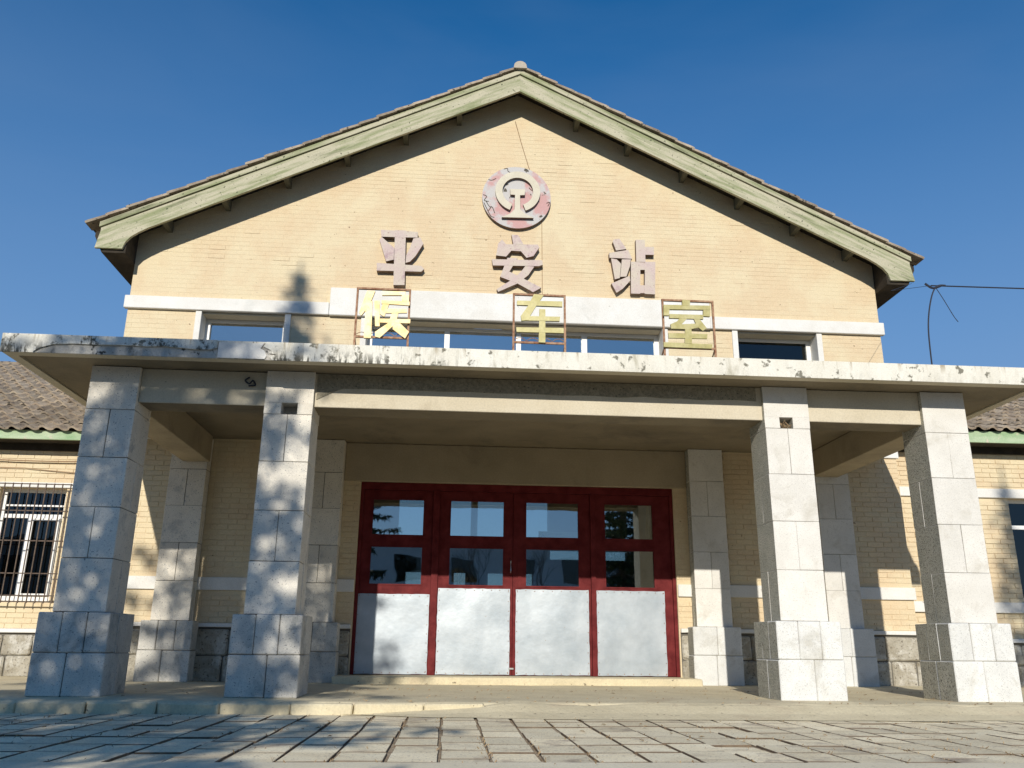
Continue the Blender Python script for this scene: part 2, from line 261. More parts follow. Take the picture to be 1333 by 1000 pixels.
def clip_rows(x0, x1, holes, z0, z1):
    """free x-spans of a course between x0 and x1 after removing holes (hx0,hx1,hz0,hz1)"""
    sp = [(x0, x1)]
    for a, b, c, d in holes:
        if z1 <= c+0.012 or z0 >= d-0.012: continue
        ns = []
        for s0, s1 in sp:
            if b <= s0 or a >= s1: ns.append((s0, s1)); continue
            if a > s0: ns.append((s0, a))
            if b < s1: ns.append((b, s1))
        sp = ns
    return sp
BL, BH, JT = 0.25, 0.075, 0.009
BRICK = [MB().cbox(-(BL-JT)/2, (BL-JT)/2, 0, 0.05, -(BH-JT)/2, (BH-JT)/2, 0.0035, jit=0.0016).mesh('brick', M['paint']) for _ in range(6)]
def brickwork(wall, ywall, x0, x1, z0, z1, holes, single=(), edge=None, budget=300, zsoft=3.4):
    """bricks on a wall face at y=ywall; whole ones inside the 'single' zones become their own objects"""
    mb = MB(); cnt = 0; r = 0; z = z0
    while z < z1-0.02:
        zt = min(z+BH, z1)
        a0, a1 = (x0, x1) if edge is None else (max(x0, edge(z+BH)[0]), min(x1, edge(z+BH)[1]))
        if a1-a0 > 0.05:
            for s0, s1 in clip_rows(a0, a1, holes, z, zt):
                k = math.floor((s0-(0.5*BL if r % 2 else 0))/BL)
                while True:
                    b0 = k*BL+(0.5*BL if r % 2 else 0); b1 = b0+BL; k += 1
                    if b0 >= s1-0.01: break
                    c0, c1 = max(b0, s0), min(b1, s1)
                    if c1-c0 < 0.03: continue
                    soft = z > zsoft; pr = max(0.0004, 0.0013+0.0022*noise.noise(Vector((c0*0.9, 0, z*1.6)))+random.uniform(-.0003, .0005)) if soft else random.uniform(0.002, 0.006)
                    if random.random() < 0.03: pr += 0.004
                    jt = 0.0045 if soft else 0.008
                    if c1-c0 > BL-0.001 and zt-z > BH-0.001 and cnt < budget and any(c0 > q[0]-0.02 and c1 < q[1]+0.02 and z > q[2] and zt < q[3] for q in single):
                        inst('brick', random.choice(BRICK), ((c0+c1)/2, ywall-pr, (z+zt)/2), wall, (random.uniform(-.01, .01), random.uniform(-.006, .006), random.uniform(-.008, .008))); cnt += 1
                    else:
                        mb.cbox(c0+jt/2, c1-jt/2, ywall-pr, ywall+0.03, z+jt/2, zt-jt/2, 0.0022, jit=0.0004 if soft else 0.0012)
        z = zt; r += 1
    if mb.v: mb.build('brickwork', M['paint'], wall, kind='stuff')
def holed(mb, x0, x1, z0, z1, y0, y1, holes, m=0):
    xs = sorted(set([x0, x1]+[h[0] for h in holes]+[h[1] for h in holes])); xs = [x for x in xs if x0 <= x <= x1]
    for a, b in zip(xs, xs[1:]):
        hz = sorted([(h[2], h[3]) for h in holes if h[0] < (a+b)/2 < h[1]]); z = z0
        for c, d in hz:
            if c > z: mb.box(a, b, y0, y1, z, c, m)
            z = max(z, d)
        if z < z1: mb.box(a, b, y0, y1, z, z1, m)

# ================================================================ GROUND
YW = 3.438; CX = -0.05; HW = 5.917; ZP = -0.11
gb = MB(); gb.box(-400, 400, -400, 400, -0.40, -0.30); gb.build('ground', M['ground'], kind='structure')
MB().box(-60, 60, -60, -4.7, -0.296, ZP-0.002).build('darkened_square', M['asphalt'], kind='structure')  # out of view; dark ground brought forward to cut bounce
MB().box(-60, 60, -4.7, -3.88, -0.296, ZP+0.004).build('road', M['road'], kind='structure')
pf = empty('platform', (0, 0, 0), kind='structure')
# platform top: gently uneven sheet with worn lip
m = MB(); NX, NY = 150, 26
def pz(x, y):
    e = noise.noise(Vector((x*0.9, y*1.3, 3.1)))*0.012 + noise.noise(Vector((x*4, y*4, 7)))*0.004
    return min(e, 0.002) - 0.002
YE = -0.60
def lip(x): return YE + 0.03*noise.noise(Vector((x*1.7, 0, 0))) + 0.02*noise.noise(Vector((x*6, 0, 4)))
ys = [0.0, 0.02, 0.05, 0.12, 0.25]+[0.25+ (3.45-YE-0.25)*k/18 for k in range(1, 19)]
for i in range(NX+1):
    x = -9+18*i/NX
    m.v.append((x, lip(x), ZP-0.1)); m.v.append((x, lip(x)+0.004, ZP+0.05)); 
    for j, dy in enumerate(ys): 
        m.v.append((x, lip(x)+dy, pz(x, dy)-(0.022 if j == 0 else 0.008 if j == 1 else 0)))
nn = 2+len(ys)
for i in range(NX):
    for j in range(nn-1): a = i*nn+j; m.f.append((a, a+nn, a+nn+1, a+1)); m.m.append(0)
m.build('concrete_apron', M['platform'], pf, smooth=False)
MB().box(-15, -9, YE, 6, -0.29, -0.004).box(9, 15, YE, 6, -0.29, -0.004).box(-9, -5.95, 2.9, 6, -0.29, -0.006).box(5.87, 9, 2.9, 6, -0.29, -0.006).build('side_paving', M['platform'], pf)
# kerb stones along the lip, left part bare, right part half buried
x = -7.2
while x < 1.2:
    wd = random.uniform(0.52, 0.66)
    MB().cbox(x+0.006, x+wd-0.006, YE-0.05+random.uniform(-.01, .01), YE+0.02, ZP-0.05, -0.012+random.uniform(-.012, .004)-(0.03 if x > -1 else 0), 0.012, jit=0.006).build('kerb_stone', M['platform'], pf)
    x += wd
# fallen earth ramp in front of the lip on the right
m = MB(); n1 = 90
for i in range(n1+1):
    x = -1.9+10.9*i/n1; k = min(1, max(0, (x+1.9)/1.5)); h = (0.092+0.02*noise.noise(Vector((x*1.5, 9, 1))))*k; d = (0.42+0.22*noise.noise(Vector((x*1.1, 2, 1))))*k+0.03
    m.v += [(x, YE+0.10, ZP+h*1.12+0.006), (x, YE-0.03, ZP+h), (x, YE-0.02-d*0.5, ZP+h*0.42), (x, YE-0.03-d, ZP+0.004)]
for i in range(n1):
    for j in range(3): a = i*4+j; m.f.append((a, a+4, a+5, a+1)); m.m.append(0)
m.build('earth_ramp', M['platform'], pf, kind='stuff')

pv = empty('paving', (0, 0, 0), kind='structure')
MB().box(-15, 15, -3.875, YE-0.01, -0.29, ZP-0.013).build('joint_soil', M['soil'], pv)
SLW, SLD = 0.298, 0.42
SL = [MB().cbox(-SLW/2+0.006+random.uniform(0, .006), SLW/2-0.006-random.uniform(0, .004), -SLD/2+0.010, SLD/2-0.010-random.uniform(0, .012), -0.05, 0, 0.004, jit=0.0018) for _ in range(8)]
for q_ in SL: q_.m = [0 if k_ == 5 else 1 for k_ in range(len(q_.m))]
SL = [q_.mesh('paving_slab', [M['slab'], M['joint']]) for q_ in SL]
HL = [MB().cbox(-SLW/2+0.008, SLW/2-0.008, -SLD/4+0.006, SLD/4-0.006, -0.05, 0, 0.006, jit=0.006).mesh('paving_slab', M['slab']) for _ in range(4)]
cnt = 0; far = MB()
for c in range(-30, 31):
    xc = c*SLW+0.04; y = -3.87+(0.10+0.08*math.sin(c*2.1)+(0.32 if c % 5 == 2 else 0))*SLD
    if y > -3.87+0.05:
        h = y+3.87; far.cbox(xc-SLW/2+0.008, xc+SLW/2-0.008, -3.868, y-0.006, ZP-0.05, ZP+random.uniform(-.002, .001), 0.004, jit=0.002)
    while y < YE-0.12:
        d = min(SLD, YE-0.04-y); half = d < SLD-0.001; yc = y+SLD/2
        vis = abs(xc+0.98+0.0-(y+8.9)*0.07) < 0.64*(y+8.9)+0.1
        sunk = random.random(); dz = -0.003-0.008*random.random() if sunk < 0.10 else random.uniform(-.0016, .0010)
        tilt = random.uniform(-.004, .004)
        if half or not vis or cnt >= 290:
            far.cbox(xc-SLW/2+0.008, xc+SLW/2-0.008, y+0.006, y+d-0.006, ZP-0.05, ZP+dz, 0.004, jit=0.002)
        else:
            inst('paving_slab', random.choice(SL), (xc+random.uniform(-.006, .006), yc+random.uniform(-.010, .010), ZP+dz), pv, (tilt*0.6, random.uniform(-.005, .005), random.uniform(-.014, .014))); cnt += 1
        y += d
far.m = [0 if k_ % 26 == 5 else 1 for k_ in range(len(far.m))]
far.build('outer_paving', [M['slab'], M['joint']], pv, kind='stuff')
# dry grass and crumbs in the joints
m = MB()
for _ in range(2600):
    c = random.randint(-20, 26); x = (c+0.5)*SLW+0.04+random.gauss(0, .018); y = -3.85+random.random()**1.5*3.2
    if noise.noise(Vector((x*1.3, y*1.1, 5))) < -0.02: continue
    if random.random() < 0.3: y = random.choice((-3.87, -2.6, -3.2, -0.66))+random.gauss(0, .03); x += random.uniform(-.15, .15)
    h = random.uniform(.006, .022); a = random.uniform(0, 6.28); l_ = random.uniform(.01, .035)
    m.poly([(x, y, ZP-0.01), (x+math.cos(a)*l_, y+math.sin(a)*l_, ZP+h*0.5), (x+math.cos(a+.3)*l_*1.1, y+math.sin(a+.3)*l_*1.1, ZP+h)])
for _ in range(500):
    x = random.uniform(-2, 7); y = random.choice((YE-0.12, YE+0.05, 0.1, 1.5))+random.gauss(0, .08); s = random.uniform(.004, .014); z = ZP if y < YE else 0.0; a = random.uniform(0, 6)
    m.poly([(x, y, z), (x+s*2*math.cos(a), y+s*2*math.sin(a), z+s*.3), (x+s, y+s, z+s)])
for _ in range(160):   # fallen leaves and scraps
    x = random.uniform(-5.5, 6.5); y = random.choice((YE-0.2, 0.9, 2.4, -2.2))+random.gauss(0, .5)
    if -0.15 < y < 0.6 and min(abs(abs(x)-2.75), abs(abs(x)-4.6)) < 0.4: continue
    z = 0.004 if y > YE+0.02 else ZP+0.008; s = random.uniform(.012, .032); a = random.uniform(0, 6)
    if YE-0.5 < y <= YE+0.02: continue
    c, d = math.cos(a)*s, math.sin(a)*s
    m.poly([(x-c, y-d, z), (x+d*.5, y-c*.5, z+.008), (x+c, y+d, z+.003), (x-d*.5, y+c*.5, z+.010)])
m.build('dry_grass_in_joints', M['straw'], kind='stuff')

# ================================================================ STATION HALL
hall = empty('station_hall', (CX, YW, 0), 'cream painted brick station hall with a wide green trimmed gable and four leaf red doors', 'building')
DX0, DX1, DZ1 = -2.29, 2.33, 2.77
SW = [(-4.86, -3.60), (3.49, 4.79)]
lowh = [(DX0, DX1, 0.0, DZ1)]
uph = [(SW[0][0], SW[0][1], 4.62, 5.335), (-2.36, 2.28, 4.62, 5.335), (SW[1][0], SW[1][1], 4.62, 5.335)]
X0, X1 = CX-HW, CX+HW
wl = MB(); holed(wl, X0, X1, -0.3, 3.33, YW+0.003, YW+0.3, lowh); holed(wl, X0, X1, 3.33, 5.335, YW+0.001, YW+0.3, uph)
SL_ = 0.4946
def zroof(dx): return 9.50-SL_*abs(dx)
wl.prism([(X0, 5.335), (X1, 5.335), (X1, zroof(HW)), (CX, zroof(0)), (X0, zroof(HW))], YW+0.001, YW+0.3)
wl.box(X0, X0+0.3, YW+0.3, 14, -0.3, zroof(HW)); wl.box(X1-0.3, X1, YW+0.3, 14, -0.3, zroof(HW))
wall = wl.build('wall', M['paint'], hall)
allh = lowh+[(-6, 6, -0.3, 0.755), (-6, 6, 1.19, 1.37), (-6, 6, 3.31, 3.53), (-2.53, 2.53, 2.76, 3.33), (-6.1, 6.1, 5.335, 5.54), (-2.94, 3.06, 5.335, 5.785)]+uph
for cx_ in (-4.71, -2.79, 2.79, 4.71): allh.append((cx_-0.25, cx_+0.25, -0.3, 3.33))
brickwork(wall, YW, X0, X1, 0.755, 9.5, allh, single=[(-4.45, -3.03, .7, 2.2), (3.03, 4.45, .7, 2.2), (4.95, 5.9, .7, 2.9), (-5.98, -4.95, .7, 2.6)],
          edge=lambda z: (CX-(9.50-z)/SL_-0.02, CX+(9.50-z)/SL_+0.02))
# bands
def segs(x0, x1, cuts):
    xs = [x0]+[c for c in cuts if x0 < c < x1]+[x1]; return list(zip(xs, xs[1:]))
for x0, x1 in ((X0-0.03, -4.96), (-4.46, -3.04), (-2.54, DX0-0.01), (DX1+0.01, 2.54), (3.04, 4.46), (4.96, X1+0.03)):
    MB().cbox(x0, x1, YW-0.03, YW+0.02, 1.193, 1.367, 0.006, jit=0.002).build('string_course', M['white'], wall)
for x0, x1 in ((X0-0.03, -4.96), (4.96, X1+0.03)):
    MB().cbox(x0, x1, YW-0.03, YW+0.02, 3.315, 3.525, 0.006).build('string_course', M['white'], wall)
MB().cbox(X0-0.05, -2.945, YW-0.06, YW+0.02, 5.335, 5.54, 0.008, jit=0.003).build('upper_band', M['white'], wall)
MB().cbox(3.055, X1+0.05, YW-0.06, YW+0.02, 5.335, 5.54, 0.008, jit=0.003).build('upper_band', M['white'], wall)
MB().cbox(-2.94, 3.05, YW-0.075, YW+0.02, 5.325, 5.785, 0.01, jit=0.004).build('window_lintel', M['white'], wall)
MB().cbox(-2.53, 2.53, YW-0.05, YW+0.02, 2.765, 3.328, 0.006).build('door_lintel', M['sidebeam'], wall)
# plinth of rough stones
ph = empty('plinth', (0, 0, 0)); ph.parent = hall; ph.location = -Vector((CX, YW, 0)); ORI[ph.name] = Vector((0, 0, 0))
def plinth(par, x0, x1, yw, top, stone='plinth_stone'):
    MB().box(x0, x1, yw-0.005, yw+0.03, -0.25, top-0.05).build('plinth_bed', M['mortar'], par)
    MB().cbox(x0, x1, yw-0.055, yw+0.02, top-0.055, top, 0.006, jit=0.003).build('plinth_cap', M['white'], par)
    z = -0.03; rows = (0.36, 0.34) if top > 0.72 else (0.31, 0.295)
    for h in rows:
        x = x0
        while x < x1-0.05:
            wd = min(random.uniform(0.26, 0.5), x1-x)
            if x1-(x+wd) < 0.12: wd = x1-x
            MB().cbox(x+0.008, x+wd-0.008, yw-0.035+random.uniform(-.012, .008), yw+0.02, z+0.006, z+h-0.008, 0.02, jit=0.010).build(stone, M['plinth'], par)
            x += wd
        z += h
for x0, x1 in ((X0-0.03, -5.02), (-4.40, -3.10), (-2.48, DX0-0.02), (DX1+0.02, 2.48), (3.10, 4.40), (5.02, X1+0.03)): plinth(ph, x0, x1, YW, 0.752)

# gable windows
def reveal(mb, x0, x1, z0, z1, y0, y1): pass
def upper_window(x0, x1, mull, g):
    f = MB(); ya, yb = YW+0.24, YW+0.30; zt = 5.30
    f.box(x0, x0+0.075, ya, yb, 4.62, zt); f.box(x1-0.075, x1, ya, yb, 4.62, zt); f.box(x0+0.075, x1-0.075, ya, yb, zt-0.05, zt)
    f.box(x0+0.075, x1-0.075, ya, yb, 4.62, 4.68)
    fr = f.build('window_frame', M['pvc'], hall)
    es = [x0+0.075]+[v for q in mull for v in q]+[x1-0.075]
    for a, b in mull: MB().box(a, b, ya-0.002, yb, 4.68, zt-0.05).build('mullion', M['pvc'], fr)
    for a, b in zip(es[0::2], es[1::2]):
        MB().box(a, b, YW+0.268, YW+0.274, 4.68, zt-0.05).build('pane', g, fr)
upper_window(*SW[0], [], M['glass2']); upper_window(*SW[1], [], M['glassd'])
upper_window(-2.36, 2.28, [(-1.157, -1.075), (-0.02, 0.055), (1.03, 1.115)], M['glass2'])
for x0, x1 in SW+[(-2.36, 2.28)]:
    MB().cbox(x0-0.085, x0+0.004, YW-0.03, YW+0.235, 4.60, 5.333, 0.004).build('window_jamb', M['white'], hall)
    MB().cbox(x1-0.004, x1+0.085, YW-0.03, YW+0.235, 4.60, 5.333, 0.004).build('window_jamb', M['white'], hall)
    MB().box(x0+0.01, x1-0.01, YW+0.022, YW+0.236, 5.302, 5.33).build('window_head', M['beam'], hall)

# ---- roof
roof = MB()
DG = 3.03
for s in (-1, 1):   # deck boards
    roof.prism([(CX, 9.505), (CX+s*6.40, 9.505-SL_*6.40), (CX+s*6.40, 9.57-SL_*6.40), (CX, 9.57)], DG+0.03, 14.2)
rf = roof.build('roof', M['soffit'], hall)
def barge(s):
    pts = [(0, 9.268)]
    pts += [(5.62, 9.268-SL_*5.62), (5.76, 6.402), (5.86, 6.325), (5.925, 6.24), (5.96, 6.122), (6.36, 6.122), (6.31, 6.40), (6.31, 9.572-SL_*6.31), (0, 9.572)]
    MB().prism([(CX+s*x, z) for x, z in pts], DG-0.035, DG+0.012, 0).build('bargeboard', M['green_l' if s < 0 else 'green_r'], rf)
    mo = [(0, 9.588), (6.33, 9.588-SL_*6.33), (6.33, 9.668-SL_*6.33), (0, 9.668)]
    MB().prism([(CX+s*x, z) for x, z in mo], DG-0.06, DG+0.012, 0).build('rake_moulding', M['green_l' if s < 0 else 'green_r'], rf)
    MB().prism([(CX+s*x, z) for x, z in [(0, 9.57), (6.30, 9.57-SL_*6.30), (6.30, 9.69-SL_*6.30), (0, 9.69)]], DG-0.012, DG+0.3, 0).build('rake_batten', M['soffit'], rf)
    for dx in (0.985, 1.85, 2.77, 3.69, 4.60, 5.45):
        z = 9.50-SL_*dx
        MB().prism([(CX+s*(dx-0.04), z-0.17), (CX+s*(dx+0.04), z-0.17), (CX+s*(dx+0.04), z-0.02), (CX+s*(dx-0.04), z)], DG+0.07, YW+0.03).build('purlin', M['purl'], rf)
    # boxed side eave
    MB().prism([(CX+s*5.92, 6.07), (CX+s*6.27, 6.07), (CX+s*6.40, 6.33), (CX+s*6.40, 6.40), (CX+s*5.92, 6.56)], DG+0.013, 14).build('eave_box', M['soffit'], rf)
    # rake tiles, one by one
    L = math.hypot(1, SL_); ux, uz = s/L, -SL_/L; nx, nz = s*SL_/L, 1/L
    n_ = 23; st = 7.22/n_
    for k in range(n_):
        a = k*st; d = 0.36
        base = Vector((CX, 0, 9.685))
        def P(t, h): return (base.x+ux*t+nx*h, base.z+uz*t+nz*h)
        j = random.uniform(-.008, .008)
        MB().prism([P(a+0.02, 0.006+j), P(a+d, 0.022+j), P(a+d, 0.058+j), P(a+d-0.04, 0.062+j), P(a+0.02, 0.04+j)], DG-0.10+random.uniform(-.012, .012), DG+0.16).build('rake_tile', M['tile'], rf)
    # the tiled slope behind the rake
    tm = MB()
    for k in range(n_):
        a = k*st
        def P3(t, h, y): return (CX+ux*t+nx*h, y, 9.685+uz*t+nz*h)
        tm.poly([P3(a, 0.02, DG+.16), P3(a, 0.02, 14.2), P3(a+0.34, 0.045, 14.2), P3(a+0.34, 0.045, DG+.16)])
        tm.poly([P3(a+0.34, 0.02, DG+.16), P3(a+0.34, 0.02, 14.2), P3(a+0.34, 0.045, 14.2), P3(a+0.34, 0.045, DG+.16)])
    tm.build('tiled_slope', M['tile'], rf)
barge(-1); barge(1)
m = MB()
for k in range(30):
    y = DG-0.12+k*0.38; r0 = 0.10
    ring0 = [(CX+math.cos(t)*r0*1.05, 9.70+math.sin(t)*r0*0.95) for t in [math.pi*q/8 for q in range(9)]]
    m.prism([(CX-0.11, 9.66)]+ring0[::-1]+[(CX+0.11, 9.66)], y, y+0.385)
m.build('ridge_capping', M['cement'], rf)

# ---- doors
df = MB(); YD = YW+0.035
df.box(DX0+.002, DX0+0.05, YD, YD+0.12, 0.095, 2.765); df.box(DX1-0.05, DX1-.002, YD, YD+0.12, 0.095, 2.765)
df.box(DX0+0.05, DX1-0.05, YD, YD+0.12, 2.66, 2.765)
door = df.build('door_frame', M['red'], hall)
MB().box(-1.225, -1.13, YD-0.006, YD+0.11, 0.095, 2.658).build('door_post', M['red'], door)
MB().box(1.085, 1.155, YD-0.006, YD+0.11, 0.095, 2.658).build('door_post', M['red'], door)
LEAF = [(-2.238, -1.228, -2.115, -1.35, 1.178, -2.243, -1.238), (-1.127, -0.056, -0.985, -0.178, 1.268, -1.118, -0.092), (-0.050, 1.082, 0.122, 0.925, 1.268, -0.006, 1.046), (1.158, 2.278, 1.287, 2.035, 1.267, 1.163, 2.157)]
yl0, yl1 = YD+0.03, YD+0.075
for k, (a, b, pa, pb, pt, sa, sb) in enumerate(LEAF):
    f = MB(); z0, z1 = 0.10, 2.655
    f.box(a, pa, yl0, yl1, z0, z1); f.box(pb, b, yl0, yl1, z0, z1)
    f.box(pa, pb, yl0, yl1, 2.535, z1); f.box(pa, pb, yl0, yl1, 1.855, 1.995); f.box(pa, pb, yl0, yl1, z0, 1.30)
    lf = f.build('door_leaf', M['red'], hall)
    for c, d in ((1.30, 1.855), (1.995, 2.535)):
        bd = MB()
        for q in ((pa, pa+0.018, c, d), (pb-0.018, pb, c, d), (pa+.018, pb-.018, d-0.018, d), (pa+.018, pb-.018, c, c+0.018)): bd.box(q[0], q[1], yl0-0.008, yl0+0.012, q[2], q[3])
        bd.build('glazing_bead', M['red'], lf)
        MB().box(pa+.003, pb-.003, yl0+0.02, yl0+0.024, c+.003, d-.003).build('pane', M['glass'], lf)
    # sheet metal, slightly buckled with ragged edges
    sm = MB(); nx_, nz_ = 16, 18; zb = 0.105
    for j in range(nz_+1):
        for i in range(nx_+1):
            x = sa+(sb-sa)*i/nx_; z = zb+(pt-zb)*j/nz_
            ex = (i in (0, nx_)); ez = (j in (0, nz_)); crn = 1
            x += random.uniform(-.0035, .0035) if ex else 0; z += random.uniform(-.0035, .0035) if ez else 0
            edge = min(i, nx_-i)/nx_*min(j, nz_-j)/nz_
            yy = yl0-0.006-0.004*noise.noise(Vector((x*2.2, z*2.2, k*7.0)))-0.02*edge*(0.6+0.5*noise.noise(Vector((x*1.2, z*1.2, k*3.1))))
            sm.v.append((x, yy, z))
    for j in range(nz_):
        for i in range(nx_): q = j*(nx_+1)+i; sm.f.append((q, q+1, q+nx_+2, q+nx_+1)); sm.m.append(0)
    # thin edge back to the leaf
    rim = [i for i in range(nx_+1)]+[j*(nx_+1)+nx_ for j in range(1, nz_+1)]+[nz_*(nx_+1)+i for i in range(nx_-1, -1, -1)]+[j*(nx_+1) for j in range(nz_-1, 0, -1)]
    o_ = len(sm.v); sm.v += [sm.v[q] for q in rim]; o2 = len(sm.v)
    for q in rim: v = sm.v[q]; sm.v.append((v[0], yl0+0.002, v[2]))
    for q in range(len(rim)): sm.f.append((o_+q, o_+(q+1) % len(rim), o2+(q+1) % len(rim), o2+q)); sm.m.append(0)
    sm.build('metal_sheet', M['sheet'], lf, smooth=True)
    nl = MB()
    for q in range(9):
        for (x, z) in ((sa+0.02+(sb-sa-0.04)*q/8, pt-0.02), (sa+0.02+(sb-sa-0.04)*q/8, zb+0.02), (sa+0.02, zb+0.03+(pt-zb-0.06)*q/8), (sb-0.02, zb+0.03+(pt-zb-0.06)*q/8)):
            x += random.uniform(-.006, .006); z += random.uniform(-.006, .006); nl.box(x-.005, x+.005, yl0-0.014, yl0-0.004, z-.005, z+.005)
    nl.build('nail_heads', M['rust'], lf, kind='stuff')
    if k == 1:
        MB().tube([(-0.085, yl0-0.01, 1.50), (-0.085, yl0-0.045, 1.52), (-0.085, yl0-0.045, 1.66), (-0.085, yl0-0.01, 1.68)], 0.009).build('handle', M['handle'], lf)
        MB().cbox(-0.10, -0.03, yl0-0.02, yl0+0.01, 0.175, 0.20, 0.003).build('bolt', M['handle'], lf)
MB().box(0.02, 0.075, yl0-0.012, yl0-0.001, 1.29, 1.66).build('latch_plate', M['red'], hall)
# notice strip inside the third leaf: yellow warning triangle and four small characters
MB().box(0.322, 0.92, yl0+0.027, yl0+0.029, 2.0, 2.105).build('paper_notice', M['paper'], hall)
t_ = MB(); t_.box(0.332, 0.44, yl0+0.0255, yl0+0.0265, 2.01, 2.10, 0)
t_.build('notice_ground', M['yellow'], hall)
t_ = MB(); t_.prism([(0.35, 2.022), (0.422, 2.022), (0.386, 2.085)], yl0+0.0245, yl0+0.0252, 0); t_.build('warning_triangle', M['ink'], hall)
t_ = MB()   # four small characters, read as 小 心 玻 璃 at this size
def bar(x, z, x0, x1, z0, z1): t_.box(x+x0, x+x1, yl0+0.0245, yl0+0.026, z+z0, z+z1)
for q, sh in enumerate([[(.011, .014, 0, .03), (.002, .006, .008, .018), (.019, .023, .008, .018)], [(.002, .005, .006, .018), (.008, .02, .003, .007), (.010, .013, .018, .026), (.02, .023, .010, .02)],
                        [(.001, .010, .024, .027), (.001, .010, .013, .016), (.0, .010, .002, .005), (.0045, .007, .004, .026), (.013, .024, .02, .023), (.013, .015, 0, .022), (.018, .02, .006, .028), (.015, .024, .008, .011)],
                        [(.001, .010, .024, .027), (.001, .010, .013, .016), (.0, .010, .002, .005), (.0045, .007, .004, .026), (.013, .025, .022, .025), (.014, .024, .014, .016), (.013, .015, 0, .012), (.023, .025, 0, .012), (.018, .02, .004, .028)]]):
    for s_ in sh: bar(0.50+q*0.042, 2.055, *s_)
t_.build('notice_lettering', M['ink'], hall)
MB().box(DX0+.06, DX1-.06, YD+0.078, YD+0.11, 2.54, 2.657).build('door_head_rail', M['red'], hall)
for x_ in (-1.178, -0.053, 1.12):
    MB().box(x_-0.075, x_+0.075, YD+0.078, YD+0.112, 0.10, 2.538).build('light_block_strip', M['red'], hall)  # added behind the leaf gaps to stop light showing through
# threshold step
stp = MB(); stp.cbox(-2.45, 2.47, 2.86, YW+0.20, -0.02, 0.094, 0.012, jit=0.006); stp.build('door_step', M['platform'], hall)

# ---- inside the hall
yb0, yb1 = 13.0, 13.2
bw = MB(); holed(bw, X0+0.3, X1-0.3, -0.02, 6.2, yb0, yb1, [(-2.3, 1.56, 3.08, 4.3), (1.61, 3.6, 2.60, 2.84), (-2.06, -1.62, 0.9, 2.24), (-0.84, -0.55, 0.9, 2.24), (0.02, 1.16, 0.9, 2.24)])
bw.build('back_wall', M['inner'], hall)
MB().box(-0.44, -0.27, yb0+.03, yb1-.03, 3.08, 4.3).build('back_window_post', M['inner'], hall)
MB().box(X0+0.3, X1-0.3, YW+0.35, 13.0, -0.05, -0.01).build('hall_floor', M['ifloor'], hall)
MB().box(X0+0.3, X1-0.3, YW+0.35, 13.0, 4.35, 4.45).build('hall_ceiling', M['inner'], hall)
# cloth hanging behind the last leaf
for (xa, xb, za, zb_, yy) in ((1.24, 1.66, 2.02, 2.56, yl0+0.10), (1.93, 2.06, 1.98, 2.56, yl0+0.10)):
    cm = MB(); n1 = 14; n2 = 8
    for j in range(n2+1):
        for i in range(n1+1):
            t = i/n1; hgt = zb_-0.02-0.10*math.sin(t*3.1)**2*0.5; z = za+0.05*math.sin(t*3.4+0.4)+(hgt-za)*j/n2
            cm.v.append((xa+(xb-xa)*t+0.04*(j/n2)*(1-t), yy+0.025*math.sin(t*15+j*.3)+0.01*math.sin(t*31), z))
    for j in range(n2):
        for i in range(n1): q = j*(n1+1)+i; cm.f.append((q, q+1, q+n1+2, q+n1+1)); cm.m.append(0)
    tag(cm.build('yellow_curtain', M['cloth'], None, smooth=True), 'crumpled pale yellow cloth hanging at left inside the top pane of the last door' if xa < 1.5 else 'narrow strip of yellow cloth at right inside the top pane of the last door', 'curtain')

# ================================================================ ENTRANCE PORCH
porch = empty('entrance_porch', (0, 0, 0), 'flat concrete canopy porch on square stone block columns before the red doors', 'porch')
MC = {}
def block(par, x0, x1, y0, y1, z0, z1, mt, c=0.0035, g=None):
    if g is None: g = 0.0036 if mt.endswith('_w') else 0.0020
    key = (round(x1-x0, 3), round(y1-y0, 3), round(z1-z0, 3), mt, c, random.randint(0, 3))
    if key not in MC:
        hx, hy, hz = (x1-x0)/2-g, (y1-y0)/2-g, (z1-z0)/2-g
        bm_ = MB().cbox(-hx, hx, -hy, hy, -hz, hz, c, jit=0.0022); n0 = len(bm_.m)
        bm_.m[0] = bm_.m[1] = 1 if not mt.endswith('_w') else 0
        MC[key] = bm_.mesh('stone_block', [M[mt], M['aggregate']])
    inst('stone_block', MC[key], ((x0+x1)/2, (y0+y1)/2, (z0+z1)/2), par)
ZJ = [3.328, 2.849, 2.331, 1.815, 1.299, 0.774]
